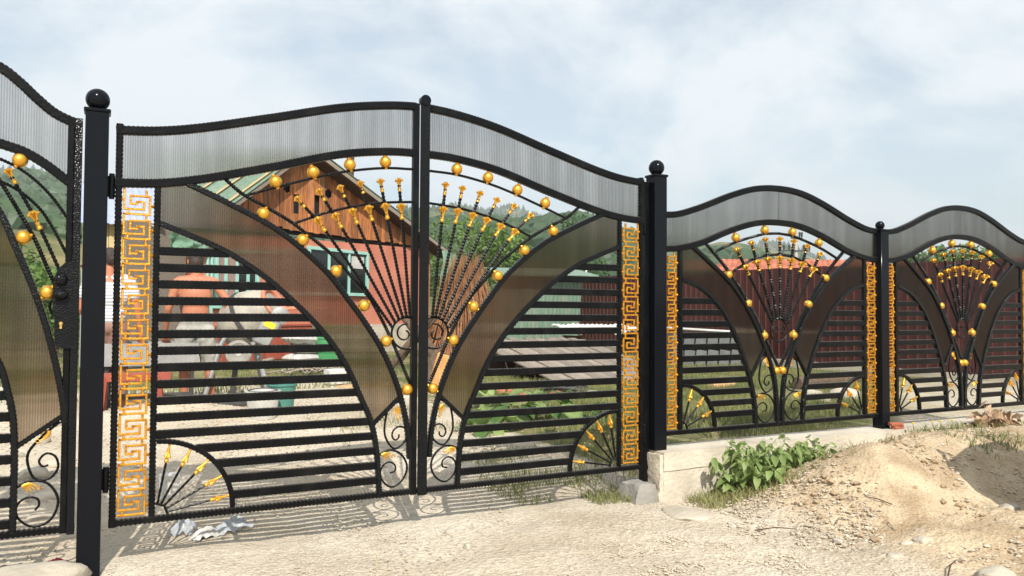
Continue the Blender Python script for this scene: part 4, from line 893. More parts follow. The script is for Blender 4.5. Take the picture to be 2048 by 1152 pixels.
# tree crowns scattered over the hills
bmi = bmesh.new(); bmesh.ops.create_icosphere(bmi, subdivisions=2, radius=1.0); icoV = np.array([v.co[:] for v in bmi.verts]); icoF = np.array([[v.index for v in f_.verts] for f_ in bmi.faces]); bmi.free()
def crowns(spots, name, label, mat, conifer=False):
    AV = []; AF = []; o_ = 0
    for x, y, z, s_ in spots:
        v = icoV.copy(); nn = rng.normal(0, .16, len(v)); v = v*(1+nn)[:, None]
        if conifer: v[:, :2] *= np.clip(.62-.42*v[:, 2:3], .06, 1); v[:, 2] *= 1.35
        else: v[:, 2] = v[:, 2]*.9+.5
        v = v*s_; v += (x, y, z); AV.append(v); AF.append(icoF+o_); o_ += len(v)
    return tag(mk(name, np_mesh(name, np.concatenate(AV), np.concatenate(AF), mat)), label, 'trees', kind='stuff')
sp1, sp2, sp3 = [], [], []
for _ in range(26000):
    a = rng.uniform(-9, 66); r_ = rng.choice([rng.uniform(75, 205), rng.uniform(150, 430), rng.uniform(430, 1010)], p=[.34, .33, .33])
    x, y = CAM.x+r_*math.sin(R(a)), CAM.y+r_*math.cos(R(a)); f_ = noise.noise(Vector((x*.017, y*.017, 11)))+.5*noise.noise(Vector((x*.05, y*.05, 3)))
    if r_ < 215:
        if a < 8: ok = f_ > .12
        elif a > 42: ok = f_ > .16
        else: ok = f_ > -.55
        if ok and len(sp1) < 3300: sp1.append((x, y, hill_z(a, r_)-.3, rng.uniform(1.5, 3.1)*(.65 if r_ < 130 else 1)))
    elif r_ < 430:
        ok = f_ > (.20 if (a < 10 or 20 < a < 28 or 40 < a) else -.3) and r_ < 330 or f_ > .30
        if ok and len(sp2) < 2200: sp2.append((x, y, hill_z(a, r_)-.4, rng.uniform(2.2, 4.0)))
    else:
        if f_ > -.42 and len(sp3) < 4200 and (8 < a < 41 or r_ > 900 or f_ > .3): sp3.append((x, y, hill_z(a, r_)-.5, rng.uniform(2.8, 5.4)))
crowns(sp1, 'hill_wood', 'dense green wood on the near hillside behind the yard', 'leaf_hill')
crowns(sp2, 'hill_copse', 'scattered green copses on the tan hill fields', 'leaf_hill')
crowns(sp3, 'conifer_forest', 'dark conifer forest on the far bluish hills', 'leaf_hill', True)

# ------------------------------------------------------------------ trees
def leaf_quads(P, size, up=.3):
    n = len(P); d = rng.normal(size=(n, 3)); d[:, 2] += up; d /= np.linalg.norm(d, axis=1)[:, None]
    a = np.cross(d, rng.normal(size=(n, 3))); a /= np.linalg.norm(a, axis=1)[:, None]; b_ = np.cross(d, a); s_ = size*rng.uniform(.6, 1.3, n)[:, None]
    V = np.stack([P-a*s_*.9, P+b_*s_*.45, P+a*s_*.9, P-b_*s_*.45], 1).reshape(-1, 3); return V, np.arange(4*n).reshape(n, 4)
def tree(x, y, z, h, rad, label, mat='leaf_tree', n=2600, ls=.12, group=None, cl=26):
    e = empty('tree', (x, y, z), label=label, cat='tree', group=group); b = MB(); b.tube([(0, 0, -.2), (.05, .02, h*.35), (-.04, .05, h*.7), (0, 0, h*.9)], [h*.030, h*.022, h*.014, h*.005], 8)
    C_ = []
    for k in range(cl):
        t = rng.uniform(.32, 1.0); rr_ = rad*math.sqrt(max(.05, 1-((t-.58)/.48)**2))*rng.uniform(.35, .95); a = rng.uniform(0, 6.28)
        c = np.array([rr_*math.cos(a), rr_*math.sin(a), h*t]); C_.append((c, rad*rng.uniform(.22, .42)))
        b.tube([(0, 0, h*t*.62), tuple(c*np.array([.55, .55, .93])), tuple(c)], [h*.010, h*.006, h*.002], 5)
    b.build('trunk', 'bark', e)
    P = []
    for c, r_ in C_:
        m = n//cl; d = rng.normal(size=(m, 3)); d /= np.linalg.norm(d, axis=1)[:, None]; P.append(c+d*r_*np.cbrt(rng.uniform(.2, 1, m))[:, None]*np.array([1, 1, .8]))
    V, F_ = leaf_quads(np.concatenate(P), ls); mk('crown', np_mesh('crown', V, F_, mat), e); return e
def tree_px(px, py_top, dep, rad, label, **k):
    t = at_d(px, py_top, dep); return tree(t.x, t.y, -.3, t.z+.3, rad, label, **k)
tree_px(945, 446, 31, 2.1, 'bright green tree behind the brown brushwood stack')
tree_px(1000, 478, 34, 1.9, 'smaller green tree right of the brushwood stack')
tree_px(1152, 436, 70, 3.0, 'dark tree on the skyline above the green lean-to', mat='leaf_dark', ls=.2)
tree_px(1848, 512, 38, 1.8, 'leftmost round tree over the brown fence behind the farther fence panel', mat='leaf_tree')
tree_px(1905, 504, 36, 2.0, 'middle round tree over the brown fence behind the farther fence panel')
tree_px(1955, 500, 36, 2.1, 'tallest round tree over the brown fence at the right')
tree_px(1995, 503, 38, 1.7, 'rightmost round tree over the brown fence')
tree_px(40, 545, 20, 1.5, 'low light green bush seen through the walk-through gate', n=3200, ls=.09)
tree_px(112, 560, 17, 1.0, 'small light green bush next to the lock of the walk-through gate', n=2200, ls=.07)
tree_px(-60, 500, 26, 2.4, 'green tree at the far left behind the walk-through gate')
# brown brushwood stack
bp_ = at_d(925, 690, 19.0); br = empty('brushwood_stack', (bp_.x, bp_.y, -.1), label='tall stack of dry brown brushwood leaning beside the green tarpaulin', cat='brushwood')
b = MB()
for k in range(900):
    a = rng.uniform(0, 6.28); r0_ = rng.uniform(.35, 1.15); hgt = rng.uniform(1.3, 2.5); a2 = a+rng.normal(0, .25); r1_ = rng.uniform(.02, .5)
    p0 = (r0_*math.cos(a)*1.0, r0_*math.sin(a), 0); p1 = (r1_*math.cos(a2)+rng.normal(0, .05), r1_*math.sin(a2), hgt)
    pm = tuple((p0[i]+p1[i])/2+rng.normal(0, .04) for i in range(3)); b.tube([p0, pm, p1], [.012, .009, .003], 3, False)
tag(b.build('sticks', 'dry_stalk', br, ang=0), kind='stuff')

# ------------------------------------------------------------------ people
def capsules(parts, vox, smooth=4):
    """tapered limbs and ellipsoids fused into one continuous skin"""
    b = MB()
    for p in parts:
        if len(p) == 4:
            A, ra, B, rb = Vector(p[0]), p[1], Vector(p[2]), p[3]; d = (B-A); n = 6; pts = []; rr = []
            dn = d.normalized() if d.length > 1e-6 else Vector((0, 0, 1))
            for k in range(4): an = math.pi/2*k/4; pts.append(A-dn*ra*math.cos(an)); rr.append(max(.001, ra*math.sin(an)))
            for k in range(n+1): t = k/n; pts.append(A.lerp(B, t)); rr.append(ra+(rb-ra)*t)
            for k in range(1, 5): an = math.pi/2*k/4; pts.append(B+dn*rb*math.sin(an)); rr.append(max(.001, rb*math.cos(an)))
            b.tube(pts, rr, 14)
        else: b.sphere(p[0], 1.0, 20, 14, p[1])
    me = b.mesh('tmp', 'skin'); o = bpy.data.objects.new('tmp', me); col.objects.link(o)
    m = o.modifiers.new('r', 'REMESH'); m.mode = 'VOXEL'; m.voxel_size = vox; m2 = o.modifiers.new('s', 'SMOOTH'); m2.factor = .5; m2.iterations = smooth
    dg = bpy.context.evaluated_depsgraph_get(); r = bpy.data.meshes.new_from_object(o.evaluated_get(dg)); bpy.data.objects.remove(o)
    r.polygons.foreach_set('use_smooth', [True]*len(r.polygons)); return r
def hand(W_, d, side, spread, curl=.4):
    """palm plus five bent fingers; W_ wrist, d finger direction, side = thumb direction"""
    W_, d, sd = Vector(W_), Vector(d).normalized(), Vector(side).normalized(); nrm = d.cross(sd).normalized(); ps = []
    K = W_+d*.085; ps.append((W_+d*.012, .027, W_+d*.05, .032)); ps.append((K-sd*.022, .019, K+sd*.022, .019)); ps.append((W_+d*.04-sd*.02, .022, K-sd*.01, .020))
    for i, (o_, ln) in enumerate(((.033, .068), (.011, .078), (-.011, .073), (-.032, .056))):
        a = K+sd*o_; m_ = a+d*ln*.55+sd*o_*spread-nrm*curl*.015; t_ = m_+d*ln*.42*(1-curl)-nrm*ln*.5*curl; ps += [(a, .0098, m_, .0088), (m_, .0088, t_, .0072)]
    a = W_+d*.025+sd*.026; m_ = a+sd*.026+d*.032; t_ = m_+d*.030+sd*.006; ps += [(a, .014, m_, .0115), (m_, .0115, t_, .009)]
    return ps
def head_parts(c, f, h=.23):
    """c centre of skull, f facing direction"""
    c, f = Vector(c), Vector(f).normalized(); s_ = f.cross(Vector((0, 0, 1))).normalized(); ps = [(c+Vector((0, 0, .018)), (.078, .094, .098)), (c+f*.022-Vector((0, 0, .045)), .060, c+f*.035-Vector((0, 0, .085)), .040)]
    ps += [(c+f*.088-Vector((0, 0, .012)), .010, c+f*.108-Vector((0, 0, .045)), .014), (c+f*.080+Vector((0, 0, .022)), .020, c+f*.078+Vector((0, 0, .022)), .020), (c+f*.085-Vector((0, 0, .075)), .013, c+f*.087-Vector((0, 0, .078)), .012)]
    for sg in (-1, 1): ps += [(c+s_*sg*.078-f*.004-Vector((0, 0, .005)), .014, c+s_*sg*.086-f*.012-Vector((0, 0, .022)), .011), (c+s_*sg*.085-f*.010+Vector((0, 0, .012)), .012, c+s_*sg*.084-f*.006-Vector((0, 0, .0)), .012)]
    return ps
# worker seen from behind; local x = image right, y = away from the camera, z up
mp_ = at_d(388, 822, 8.75); wk = empty('person', (mp_.x, mp_.y, gz(mp_.x, mp_.y)), R(-5), 'shirtless person in pale long shorts, back turned, standing by the concrete mixer', 'person')
body = [((0, 0, .93), (.155, .105, .10)), ((0, -.005, 1.06), (.145, .095, .16)), ((0, -.01, 1.24), (.175, .108, .17)), ((0, -.015, 1.36), (.17, .085, .09)),
    ((-.05, -.005, 1.42), .065, (-.17, 0, 1.405), .062), ((.05, -.005, 1.42), .065, (.17, 0, 1.405), .062), ((0, 0, 1.42), .062, (0, .012, 1.53), .056),
    ((-.195, 0, 1.39), .058, (-.285, .0, 1.10), .041), ((-.285, 0, 1.10), .041, (-.31, .12, .86), .028),
    ((.195, 0, 1.39), .058, (.345, -.05, 1.18), .042), ((.345, -.05, 1.18), .042, (.295, .10, .97), .029),
    ((-.09, 0, .88), .095, (-.115, .01, .48), .060), ((-.115, .01, .48), .060, (-.11, .0, .40), .056), ((-.11, -.01, .36), .057, (-.105, -.005, .10), .036), ((-.105, .0, .07), .038, (-.12, .15, .035), .034),
    ((.09, 0, .88), .095, (.155, .04, .48), .060), ((.155, .04, .48), .060, (.16, .05, .40), .056), ((.162, .04, .36), .057, (.185, .06, .10), .036), ((.185, .07, .07), .038, (.20, .22, .035), .034)]
body += hand((-.31, .125, .84), (-.02, .35, -.95), (.9, .2, 0), .15, .5) + hand((.29, .105, .96), (-.25, .5, -.7), (.5, .3, .8), .1, .7) + head_parts((-.012, .025, 1.635), (-.35, .95, -.1))
me = capsules(body, .0095, 3); me.materials.clear(); me.materials.append(MATS['skin']); mk('body', me, wk)
me = capsules([((0, 0, .95), (.168, .120, .07)), ((0, 0, .87), (.180, .128, .12)), ((-.095, 0, .84), .118, (-.120, .01, .50), .098), ((-.120, .01, .50), .098, (-.122, .01, .47), .100), ((.095, 0, .84), .118, (.158, .04, .50), .098), ((.158, .04, .50), .098, (.160, .042, .47), .100),
    ((-.19, -.01, .66), .050, (-.19, -.01, .58), .05), ((.235, .0, .66), .045, (.24, .0, .58), .045)], .012, 2)
for vtx in me.vertices:
    nv = noise.noise_vector(vtx.co*16); vtx.co += nv*.010; vtx.co.z = max(min(vtx.co.z, .995), .445)
me.materials.clear(); me.materials.append(MATS['shorts_cloth']); mk('shorts', me, wk)
b = MB(); b.tube([(.168*math.cos(a), .124*math.sin(a), .985) for a in np.linspace(0, 6.283, 33)], .012, 6, False, 1.0); b.build('belt', 'belt', wk)
me = capsules([((-.010, .008, 1.672), (.086, .094, .086)), ((-.006, -.015, 1.625), (.080, .078, .075))], .012, 2)
for vtx in me.vertices: vtx.co += noise.noise_vector(vtx.co*40)*.003
me.materials.clear(); me.materials.append(MATS['hair']); mk('hair', me, wk)
# second person mostly hidden by the gate post
p2 = at_d(214, 822, 8.3); hp = empty('person', (p2.x, p2.y, gz(p2.x, p2.y)), R(-5), 'person in a striped shirt and brown trousers, half hidden behind the left gate post', 'person')
body = [((0, 0, .93), (.14, .10, .10)), ((0, 0, 1.06), (.135, .09, .16)), ((0, 0, 1.24), (.165, .10, .17)), ((0, 0, 1.36), (.16, .085, .09)), ((-.05, 0, 1.42), .06, (-.17, 0, 1.40), .058), ((.05, 0, 1.42), .06, (.17, 0, 1.40), .058), ((0, 0, 1.42), .058, (0, .01, 1.53), .052),
    ((.19, 0, 1.38), .053, (.27, .0, 1.12), .040), ((.27, .0, 1.12), .040, (.30, .05, .86), .028), ((-.19, 0, 1.38), .053, (-.27, .02, 1.10), .040), ((-.27, .02, 1.10), .04, (-.22, .2, .98), .028),
    ((-.09, 0, .88), .09, (-.10, .01, .48), .058), ((-.10, .01, .48), .058, (-.10, 0, .10), .036), ((-.10, 0, .07), .038, (-.10, .16, .035), .034), ((.09, 0, .88), .09, (.12, .01, .48), .058), ((.12, .01, .48), .058, (.13, 0, .10), .036), ((.13, 0, .07), .038, (.14, .16, .035), .034)]
body += hand((.302, .055, .845), (.05, .3, -.95), (-.6, .6, 0), .15, .5) + hand((-.218, .205, .975), (.5, .8, .1), (0, 0, 1), .1, .6) + head_parts((0, .02, 1.635), (-.8, .5, 0))
me = capsules(body, .0105, 3); me.materials.clear(); me.materials.append(MATS['skin']); mk('body', me, hp)
me = capsules([((0, 0, 1.02), (.165, .118, .14)), ((0, 0, 1.24), (.190, .124, .19)), ((-.05, 0, 1.41), .07, (-.17, 0, 1.395), .07), ((.05, 0, 1.41), .07, (.17, 0, 1.395), .07), ((.19, 0, 1.38), .070, (.235, 0, 1.25), .066), ((-.19, 0, 1.38), .070, (-.235, 0, 1.25), .066)], .013, 2)
me.materials.clear(); me.materials.append(MATS['striped_cloth']); mk('shirt', me, hp)
me = capsules([((0, 0, .90), (.165, .12, .10)), ((-.092, 0, .86), .108, (-.10, .01, .10), .066), ((.092, 0, .86), .108, (.128, .01, .10), .066)], .013, 2); me.materials.clear(); me.materials.append(MATS['trousers']); mk('trousers', me, hp)
me = capsules([((0, .0, 1.672), (.086, .096, .084)), ((.02, -.02, 1.63), (.078, .078, .07))], .013, 2); me.materials.clear(); me.materials.append(MATS['hair']); mk('hair', me, hp)

# ------------------------------------------------------------------ concrete mixer
q = at_d(470, 800, 9.0); mxr = empty('concrete_mixer', (q.x, q.y, gz(q.x, q.y)), R(-5), 'cream concrete mixer with an orange drum mouth, beside the shirtless person', 'mixer')
T = Matrix.Translation((.14, 0, .97)) @ Matrix.Rotation(R(-32), 4, 'Z') @ Matrix.Rotation(R(60), 4, 'Y') @ Matrix.Scale(.84, 4)
dr = MB().lathe([(.10, -.36), (.26, -.34), (.36, -.20), (.40, -.02), (.40, .10), (.34, .26), (.25, .42)], 28, T).build('drum', 'mixer_cream', mxr, ang=30)
dm = MB(); n_ = 28
for r0_, z0_ in ((.25, .42), (.275, .43), (.275, .46), (.235, .46), (.20, .30)): pass
dm.lathe([(.235, .36), (.262, .41), (.275, .44), (.262, .47), (.225, .46), (.19, .36)], 28, T); dm.build('mouth_ring', 'mixer_orange', dr)
MB().lathe([(.405, .0), (.425, .01), (.425, .05), (.405, .06)], 36, T).build('gear_ring', 'metal_dark', dr)
b = MB(); b.tube([(-.36, -.18, .02), (-.16, -.16, .72), (.0, -.1, .98)], .026, 8); b.tube([(-.36, .22, .02), (-.16, .18, .72), (.0, .1, .98)], .026, 8); b.tube([(-.36, -.2, .10), (-.36, .24, .10)], .022, 8); b.build('leg_frame', 'metal_grey', mxr)
b = MB(); b.tube([(.02, -.10, .98), (.22, -.30, .62), (.36, -.32, .05)], .028, 8); b.tube([(.36, -.34, .05), (.36, .34, .05)], .022, 8); b.tube([(.02, .10, .98), (.24, .30, .6), (.36, .32, .05)], .028, 8); b.build('leg_frame', 'metal_grey', mxr)
b = MB(); b.tube([(.22, -.46, .62), (.47, -.46, 1.10)], [.035, .03], 8); b.tube([(.47, -.46, 1.10), (.62, -.46, 1.12)], .02, 8); b.build('tilt_arm', 'mixer_orange', mxr)
mb_ = MB().bbox((.30, -.44, .86), (.20, .12, .34), .02, Matrix.Rotation(R(26), 3, 'Y')).build('motor_box', 'metal_grey', mxr)
MB().box((.325, -.503, .93), (.13, .004, .07), Matrix.Rotation(R(26), 3, 'Y')).build('label', 'yellow_label', mb_)
MB().lathe([(.08, -.03), (.10, -.02), (.10, .02), (.08, .03)], 20, Matrix.Translation((.44, -.47, 1.03)) @ Matrix.Rotation(R(90), 4, 'X')).build('pulley', 'metal_grey', mxr)
WM = Matrix.Translation((.0, -.50, .62)) @ Matrix.Rotation(R(90), 4, 'X')
wh = MB().lathe([(.10, -.035), (.115, -.045), (.135, -.04), (.145, 0), (.135, .04), (.115, .045), (.10, .035)], 28, WM).build('tilt_wheel', 'rubber', mxr)
b = MB()
for k in range(6):
    a = R(60*k); b.tube([WM @ Vector((.02*math.cos(a), .02*math.sin(a), 0)), WM @ Vector((.112*math.cos(a), .112*math.sin(a), 0))], .012, 6)
b.lathe([(.03, -.04), (.03, .04)], 12, WM); b.build('spokes', 'white_plastic', wh)
b = MB(); b.tube([(0, -.46, .62), (0, -.1, .62)], .018, 8); b.tube([(0, -.3, .62), (-.05, -.25, .06)], .03, 8); b.bbox((-.04, -.25, .04), (.34, .10, .05), .01, Matrix.Rotation(R(20), 3, 'Z')); b.build('wheel_stand', 'metal_dark', mxr)

# ------------------------------------------------------------------ work bench, sawhorse, buckets, sacks and boards in the yard
q = at_d(300, 812, 8.6); bn = empty('mortar_trough', (q.x, q.y, gz(q.x, q.y)), R(-4), 'grey metal mortar trough on dark legs, left of the shirtless person', 'trough')
b = MB(); b.box((0, 0, .50), (.92, .5, .02)); b.box((0, -.26, .61), (.92, .02, .24)); b.box((0, .26, .61), (.92, .02, .24)); b.box((-.47, 0, .61), (.02, .54, .24)); b.box((.47, 0, .61), (.02, .54, .24)); b.build('tray', 'metal_grey', bn)
MB().box((0, 0, .56), (.9, .48, .06)).build('mortar', 'concrete_grey', bn)
for sx in (-.42, .42):
    for sy in (-.2, .2): MB().tube([(sx, sy, -.02), (sx, sy, .5)], .022, 6).build('leg', 'metal_dark', bn)
MB().bbox((0, -.2, .16), (.86, .03, .06), .004).build('stretcher', 'metal_dark', bn)
q = at_z(262, 835, -.12); sw = empty('sawhorse', (q.x, q.y-.1, gz(q.x, q.y)), R(-8), 'red-brown wooden sawhorse seen through the left key strip', 'sawhorse')
MB().bbox((0, 0, .36), (.75, .07, .09), .006).build('beam', 'paint_red', sw)
for sx in (-.28, .28):
    for sy in (-.12, .12): MB().tube([(sx, sy, -.02), (sx*.9, sy*.2, .36)], .028, 4).build('leg', 'paint_red', sw)
def bucket(px, py, dep, r, h, mat, label, tilt=0):
    p = at_d(px, py, dep); e = empty('bucket', (p.x, p.y, gz(p.x, p.y)), random.uniform(0, 3), label, 'bucket'); 
    MB().lathe([(r*.78, 0), (r*.8, .01), (r*.97, h*.93), (r*1.05, h*.94), (r*1.05, h), (r*.93, h), (r*.74, .03), (.01, .03)], 24, Matrix.Rotation(tilt, 4, 'Y')).build('tub', mat, e)
    MB().tube([(r*1.04*math.cos(a), -.01-r*.55*math.sin(a), h*.9+r*.25*math.sin(a)) for a in np.linspace(0, math.pi, 14)], .006, 6).build('handle', 'metal_dark', e); return e
bucket(525, 832, 7.9, .17, .28, 'white_plastic', 'pale plaster-smeared bucket with a dark handle in the yard')
bucket(563, 812, 8.3, .15, .30, 'teal_plastic', 'dark teal bucket behind the pale bucket')
def blob(name, mat, loc, d, seed, amp=.12, rot=0, sub=3):
    bm = bmesh.new(); bmesh.ops.create_icosphere(bm, subdivisions=sub, radius=1.0); b = MB(); vs = []
    for v in bm.verts:
        c = v.co.normalized(); f_ = 1+amp*noise.noise(c*1.7+Vector((seed, 0, 0)))*2+amp*.5*noise.noise(c*4+Vector((0, seed, 0)))
        p = c*f_; p = Vector([math.copysign(abs(p[i])**.8, p[i]) for i in range(3)]); vs.append(Vector((p.x*d[0], p.y*d[1], (p.z*.9+.55)*d[2])))
    bm.verts.index_update(); b.add(vs, [tuple(v.index for v in f_.verts) for f_ in bm.faces]); bm.free(); return b.build(name, mat, None, loc=loc, rot=(0, 0, rot), ang=70)
def yard(px, py, z=-.085): p = at_z(px, py, z); return p
def sack(seed, d):
    b = MB(); n_ = 22; vs = []
    for sg in (1, -1):
        for i in range(n_+1):
            for k in range(n_+1):
                u, v = -1+2*i/n_, -1+2*k/n_; pil = (max(0, 1-abs(u)**5)*max(0, 1-abs(v)**3))**.6; crimp = .05*math.sin(v*22+seed)*abs(u)**4
                wr = .16*noise.noise(Vector((u*3+seed, v*3, sg)))+.10*abs(noise.noise(Vector((u*7, v*6, seed))))
                vs.append((u*d[0]*(1-.06*abs(v)**3)+.02*noise.noise(Vector((v*4, seed, 1))), v*d[1], d[2]*(sg*pil*(1+wr)+crimp)+d[2]))
    m_ = (n_+1)**2; fs = []
    for i in range(n_):
        for k in range(n_): a = i*(n_+1)+k; fs += [(a, a+n_+1, a+n_+2, a+1), (a+m_, a+1+m_, a+n_+2+m_, a+n_+1+m_)]
    return b.add(vs, fs)
p = yard(600, 724); z_ = gz(p.x, p.y)
for k, (dx, dz, rz, lab) in enumerate(((0, 0, .55, 'lowest'), (.05, .19, .40, 'middle'), (-.03, .38, .62, 'topmost'))):
    tag(sack(k*3.7, (.40, .25, .105)).build('cement_sack', 'white_plastic', None, loc=(p.x+dx, p.y-.32, z_+dz), rot=(0, .03*k, rz), ang=60), lab+' of the white cement sacks piled by the green barrel', 'sack', 'cement sacks')
p = yard(650, 722); e = empty('green_barrel', (p.x, p.y-.35, gz(p.x, p.y)), 0, 'bright green plastic barrel next to the white sack', 'barrel')
MB().lathe([(.30, 0), (.33, .02), (.34, .2), (.36, .22), (.34, .24), (.34, .48), (.36, .50), (.34, .52), (.33, .74), (.27, .79), (.24, .79), (.23, .74)], 26).build('shell', 'green_plastic', e)
MB().tube([(.09*math.cos(a), .0, .80+.05*math.sin(a)) for a in np.linspace(0, math.pi, 8)], .014, 6).build('handle', 'green_plastic', e)
def box_thing(name, mat, loc, d, rz, label, cat, b=.01, rx=0, ry=0):
    return tag(MB().bbox((0, 0, d[2]/2), d, b).build(name, mat, None, loc=loc, rot=(rx, ry, rz)), label, cat)
p = yard(672, 768); box_thing('concrete_block', 'white_paint', (p.x, p.y, gz(p.x, p.y)), (.30, .22, .22), .2, 'whitish building block at the edge of the polycarbonate band', 'block')
p = yard(640, 792); box_thing('stone_slab', 'stone_pale', (p.x, p.y, gz(p.x, p.y)), (.85, .42, .08), .1, 'pale flat slab lying in the yard behind the buckets', 'slab', .02)
p = yard(705, 785); box_thing('board', 'wood_pale', (p.x, p.y, gz(p.x, p.y)), (.42, .24, .10), .5, 'short yellowish board end beside the pale slab', 'board')
p = yard(470, 742); box_thing('board', 'wood_grey', (p.x, p.y+.3, gz(p.x, p.y)), (1.5, .14, .05), -.5, 'grey board leaning low against the red planks', 'board', .006, 0, R(-14))
tw = MB()
for k in range(46):
    a = rng.uniform(0, 3.14); x, y = rng.normal(0, .30), rng.normal(0, .10); l_ = rng.uniform(.1, .28); tw.tube([(x-l_*math.cos(a), y-l_*math.sin(a), .02+rng.uniform(0, .06)), (x, y, .05+rng.uniform(0, .08)), (x+l_*math.cos(a), y+l_*math.sin(a), .02)], .012, 4)
p = yard(622, 748); tag(tw.build('twig_heap', 'wood_grey', None, loc=(p.x, p.y, gz(p.x, p.y))), 'low tangle of pale cut twigs in front of the white sack', 'twigs')
# sawbuck with crossed logs behind the centre of the gate
p = yard(835, 735); sb = empty('sawbuck', (p.x, p.y, gz(p.x, p.y)), R(-28), 'sawbuck of crossed rough logs seen behind the closing strip', 'sawbuck')
for sy in (-.35, .35):
    MB().tube([(-.50, sy, 0), (.30, sy, .98)], [.075, .06], 9).build('log_leg', 'bark', sb); MB().tube([(.50, sy+.1, 0), (-.26, sy+.1, .98)], [.075, .06], 9).build('log_leg', 'bark', sb)
MB().tube([(0, -.55, .56), (0, .65, .58)], .05, 8).build('beam', 'bark', sb)
p = yard(868, 782); lg_ = empty('split_log', (p.x, p.y, gz(p.x, p.y)), 0, 'freshly split orange log standing on end right of the closing strip', 'log')
MB().tube([(-.08, 0, 0), (.10, 0, .52)], [.14, .13], 12).build('bark_shell', 'bark', lg_, ang=50)
MB().bbox((.03, -.10, .27), (.20, .08, .50), .02, Matrix.Rotation(R(19), 3, 'Y')).build('split_face', 'log_wood', lg_)
# planks, sheet and tangle in the yard on the right
p = yard(1185, 762); pl = empty('plank_pile', (p.x+.2, p.y+.9, gz(p.x, p.y)), R(8), 'sloping grey platform of boards piled behind the right gate leaf', 'planks')
for k in range(13):
    MB().bbox((-1.15+k*.19+random.uniform(-.01, .01), .0, .30+random.uniform(-.012, .012)), (.178, 2.5+random.uniform(-.2, .2), .03), .004, Matrix.Rotation(R(13), 3, 'X')).build('plank', 'wood_grey', pl)
for yq, zq in ((-.9, .05), (.1, .25), (.95, .44)): MB().bbox((0, yq, zq/2-.01), (2.2, .12, zq), .006).build('bearer', 'wood_dark', pl)
p = yard(1200, 712); ws = empty('metal_sheet', (p.x, p.y, gz(p.x, p.y)+.45), R(10), 'crumpled white corrugated sheet on top of the board pile', 'metal sheet')
b = MB(); vs = []; kk = 30
for j in range(kk+1):
    for v_ in range(5): vs.append((-1.2+2.4*j/kk, -.45+.9*v_/4, .12+.03*(j % 2)+.10*noise.noise(Vector((j*.15, v_*.5, 2)))+.18*v_/4))
n0 = len(vs); vs += [(x, y, z-.008) for x, y, z in vs]; fs = []
for j in range(kk):
    for v_ in range(4): a = j*5+v_; fs += [(a, a+5, a+6, a+1), (a+n0, a+1+n0, a+6+n0, a+5+n0)]
b.add(vs, fs); b.build('sheet', 'white_paint', ws, ang=15)
for sx in (-.9, .9): MB().bbox((sx, 0, -.22), (.1, .6, .56), .006).build('support', 'wood_dark', ws)
for k, (px, py, ln, rz, mt, lab) in enumerate(((1000, 724, 1.1, .25, 'white_paint', 'white board lying flat, leftmost in the rubble behind the right leaf'), (1070, 718, 1.3, -.2, 'white_paint', 'long white board on the rubble near the board pile'), (1040, 708, 1.6, .05, 'wood_dark', 'dark beam lying behind the white boards'), (960, 728, .7, .5, 'concrete_grey', 'grey broken slab in the rubble behind the right leaf'), (1090, 738, 1.0, -.45, 'wood_grey', 'narrow grey lath crossing the rubble'))):
    p = yard(px, py); box_thing('board', mt, (p.x, p.y, gz(p.x, p.y)+.03*k), (ln, .16+.05*(k % 2), .045), rz, lab, 'board', .006)
p = yard(1130, 790); ho = MB()
for k in range(3): ho.tube([((.28+.03*k)*math.cos(a), (.20+.02*k)*math.sin(a), .03+.025*k+.03*math.sin(2*a)) for a in np.linspace(0, 6.1, 30)], .016, 6)
tag(ho.build('hose', 'metal_dark', None, loc=(p.x, p.y, gz(p.x, p.y))), 'loose coil of dark hose in front of the board pile', 'hose')
p = yard(1105, 742); pr = empty('road_bicycle', (p.x, p.y, gz(p.x, p.y)), R(20), 'dark bicycle lying in the rubble with its handlebar up', 'bicycle')
for sx in (-.5, .5): 
    wv_ = MB().tube([(sx+.31*math.cos(a), .31*math.sin(a)*.75, .16+.31*math.sin(a)*.5) for a in np.linspace(0, 6.283, 29)], .018, 6, False).build('wheel', 'rubber' if sx > 0 else 'metal_dark', pr)
    sp_m = MB(); [sp_m.tube([(sx, 0, .16), (sx+.30*math.cos(a), .30*math.sin(a)*.75, .16+.30*math.sin(a)*.5)], .003, 3) for a in np.linspace(0, 5.7, 11)]; sp_m.build('spokes', 'metal_grey', wv_)
b = MB(); b.tube([(-.5, 0, .16), (-.15, -.02, .22), (.3, .3, .38)], .018, 6); b.tube([(-.15, -.02, .22), (-.2, .35, .42), (.3, .3, .38), (.5, 0, .16)], .018, 6); b.tube([(-.2, .35, .42), (-.5, 0, .16)], .014, 6); b.build('frame', 'metal_dark', pr)
b = MB(); b.tube([(.3, .3, .38), (.34, .36, .50), (.10, .36, .58)], .013, 6); b.tube([(.34, .36, .50), (.58, .34, .56)], .013, 6); b.build('handlebar', 'metal_dark', pr)
MB().bbox((-.22, .42, .47), (.22, .10, .06), .03).build('saddle', 'metal_dark', pr)
for k, (px, py, s_, mt, lab) in enumerate(((1010, 792, .10, 'brick', 'orange brick lump among the squash leaves, left one'), (1048, 800, .08, 'brick', 'orange brick lump among the squash leaves, right one'), (1115, 800, .09, 'brick', 'broken orange brick right of the squash leaves'), (1185, 800, .09, 'stone', 'pale brown broken stone by the corner of the right leaf'), (955, 800, .08, 'brick', 'small orange brick left of the squash leaves'))):
    p = yard(px, py); tag(blob('rubble_lump', mt, (p.x, p.y, gz(p.x, p.y)-.01), (s_*1.3, s_, s_*.7), 20+k, .2, k, 2), lab, 'rubble')
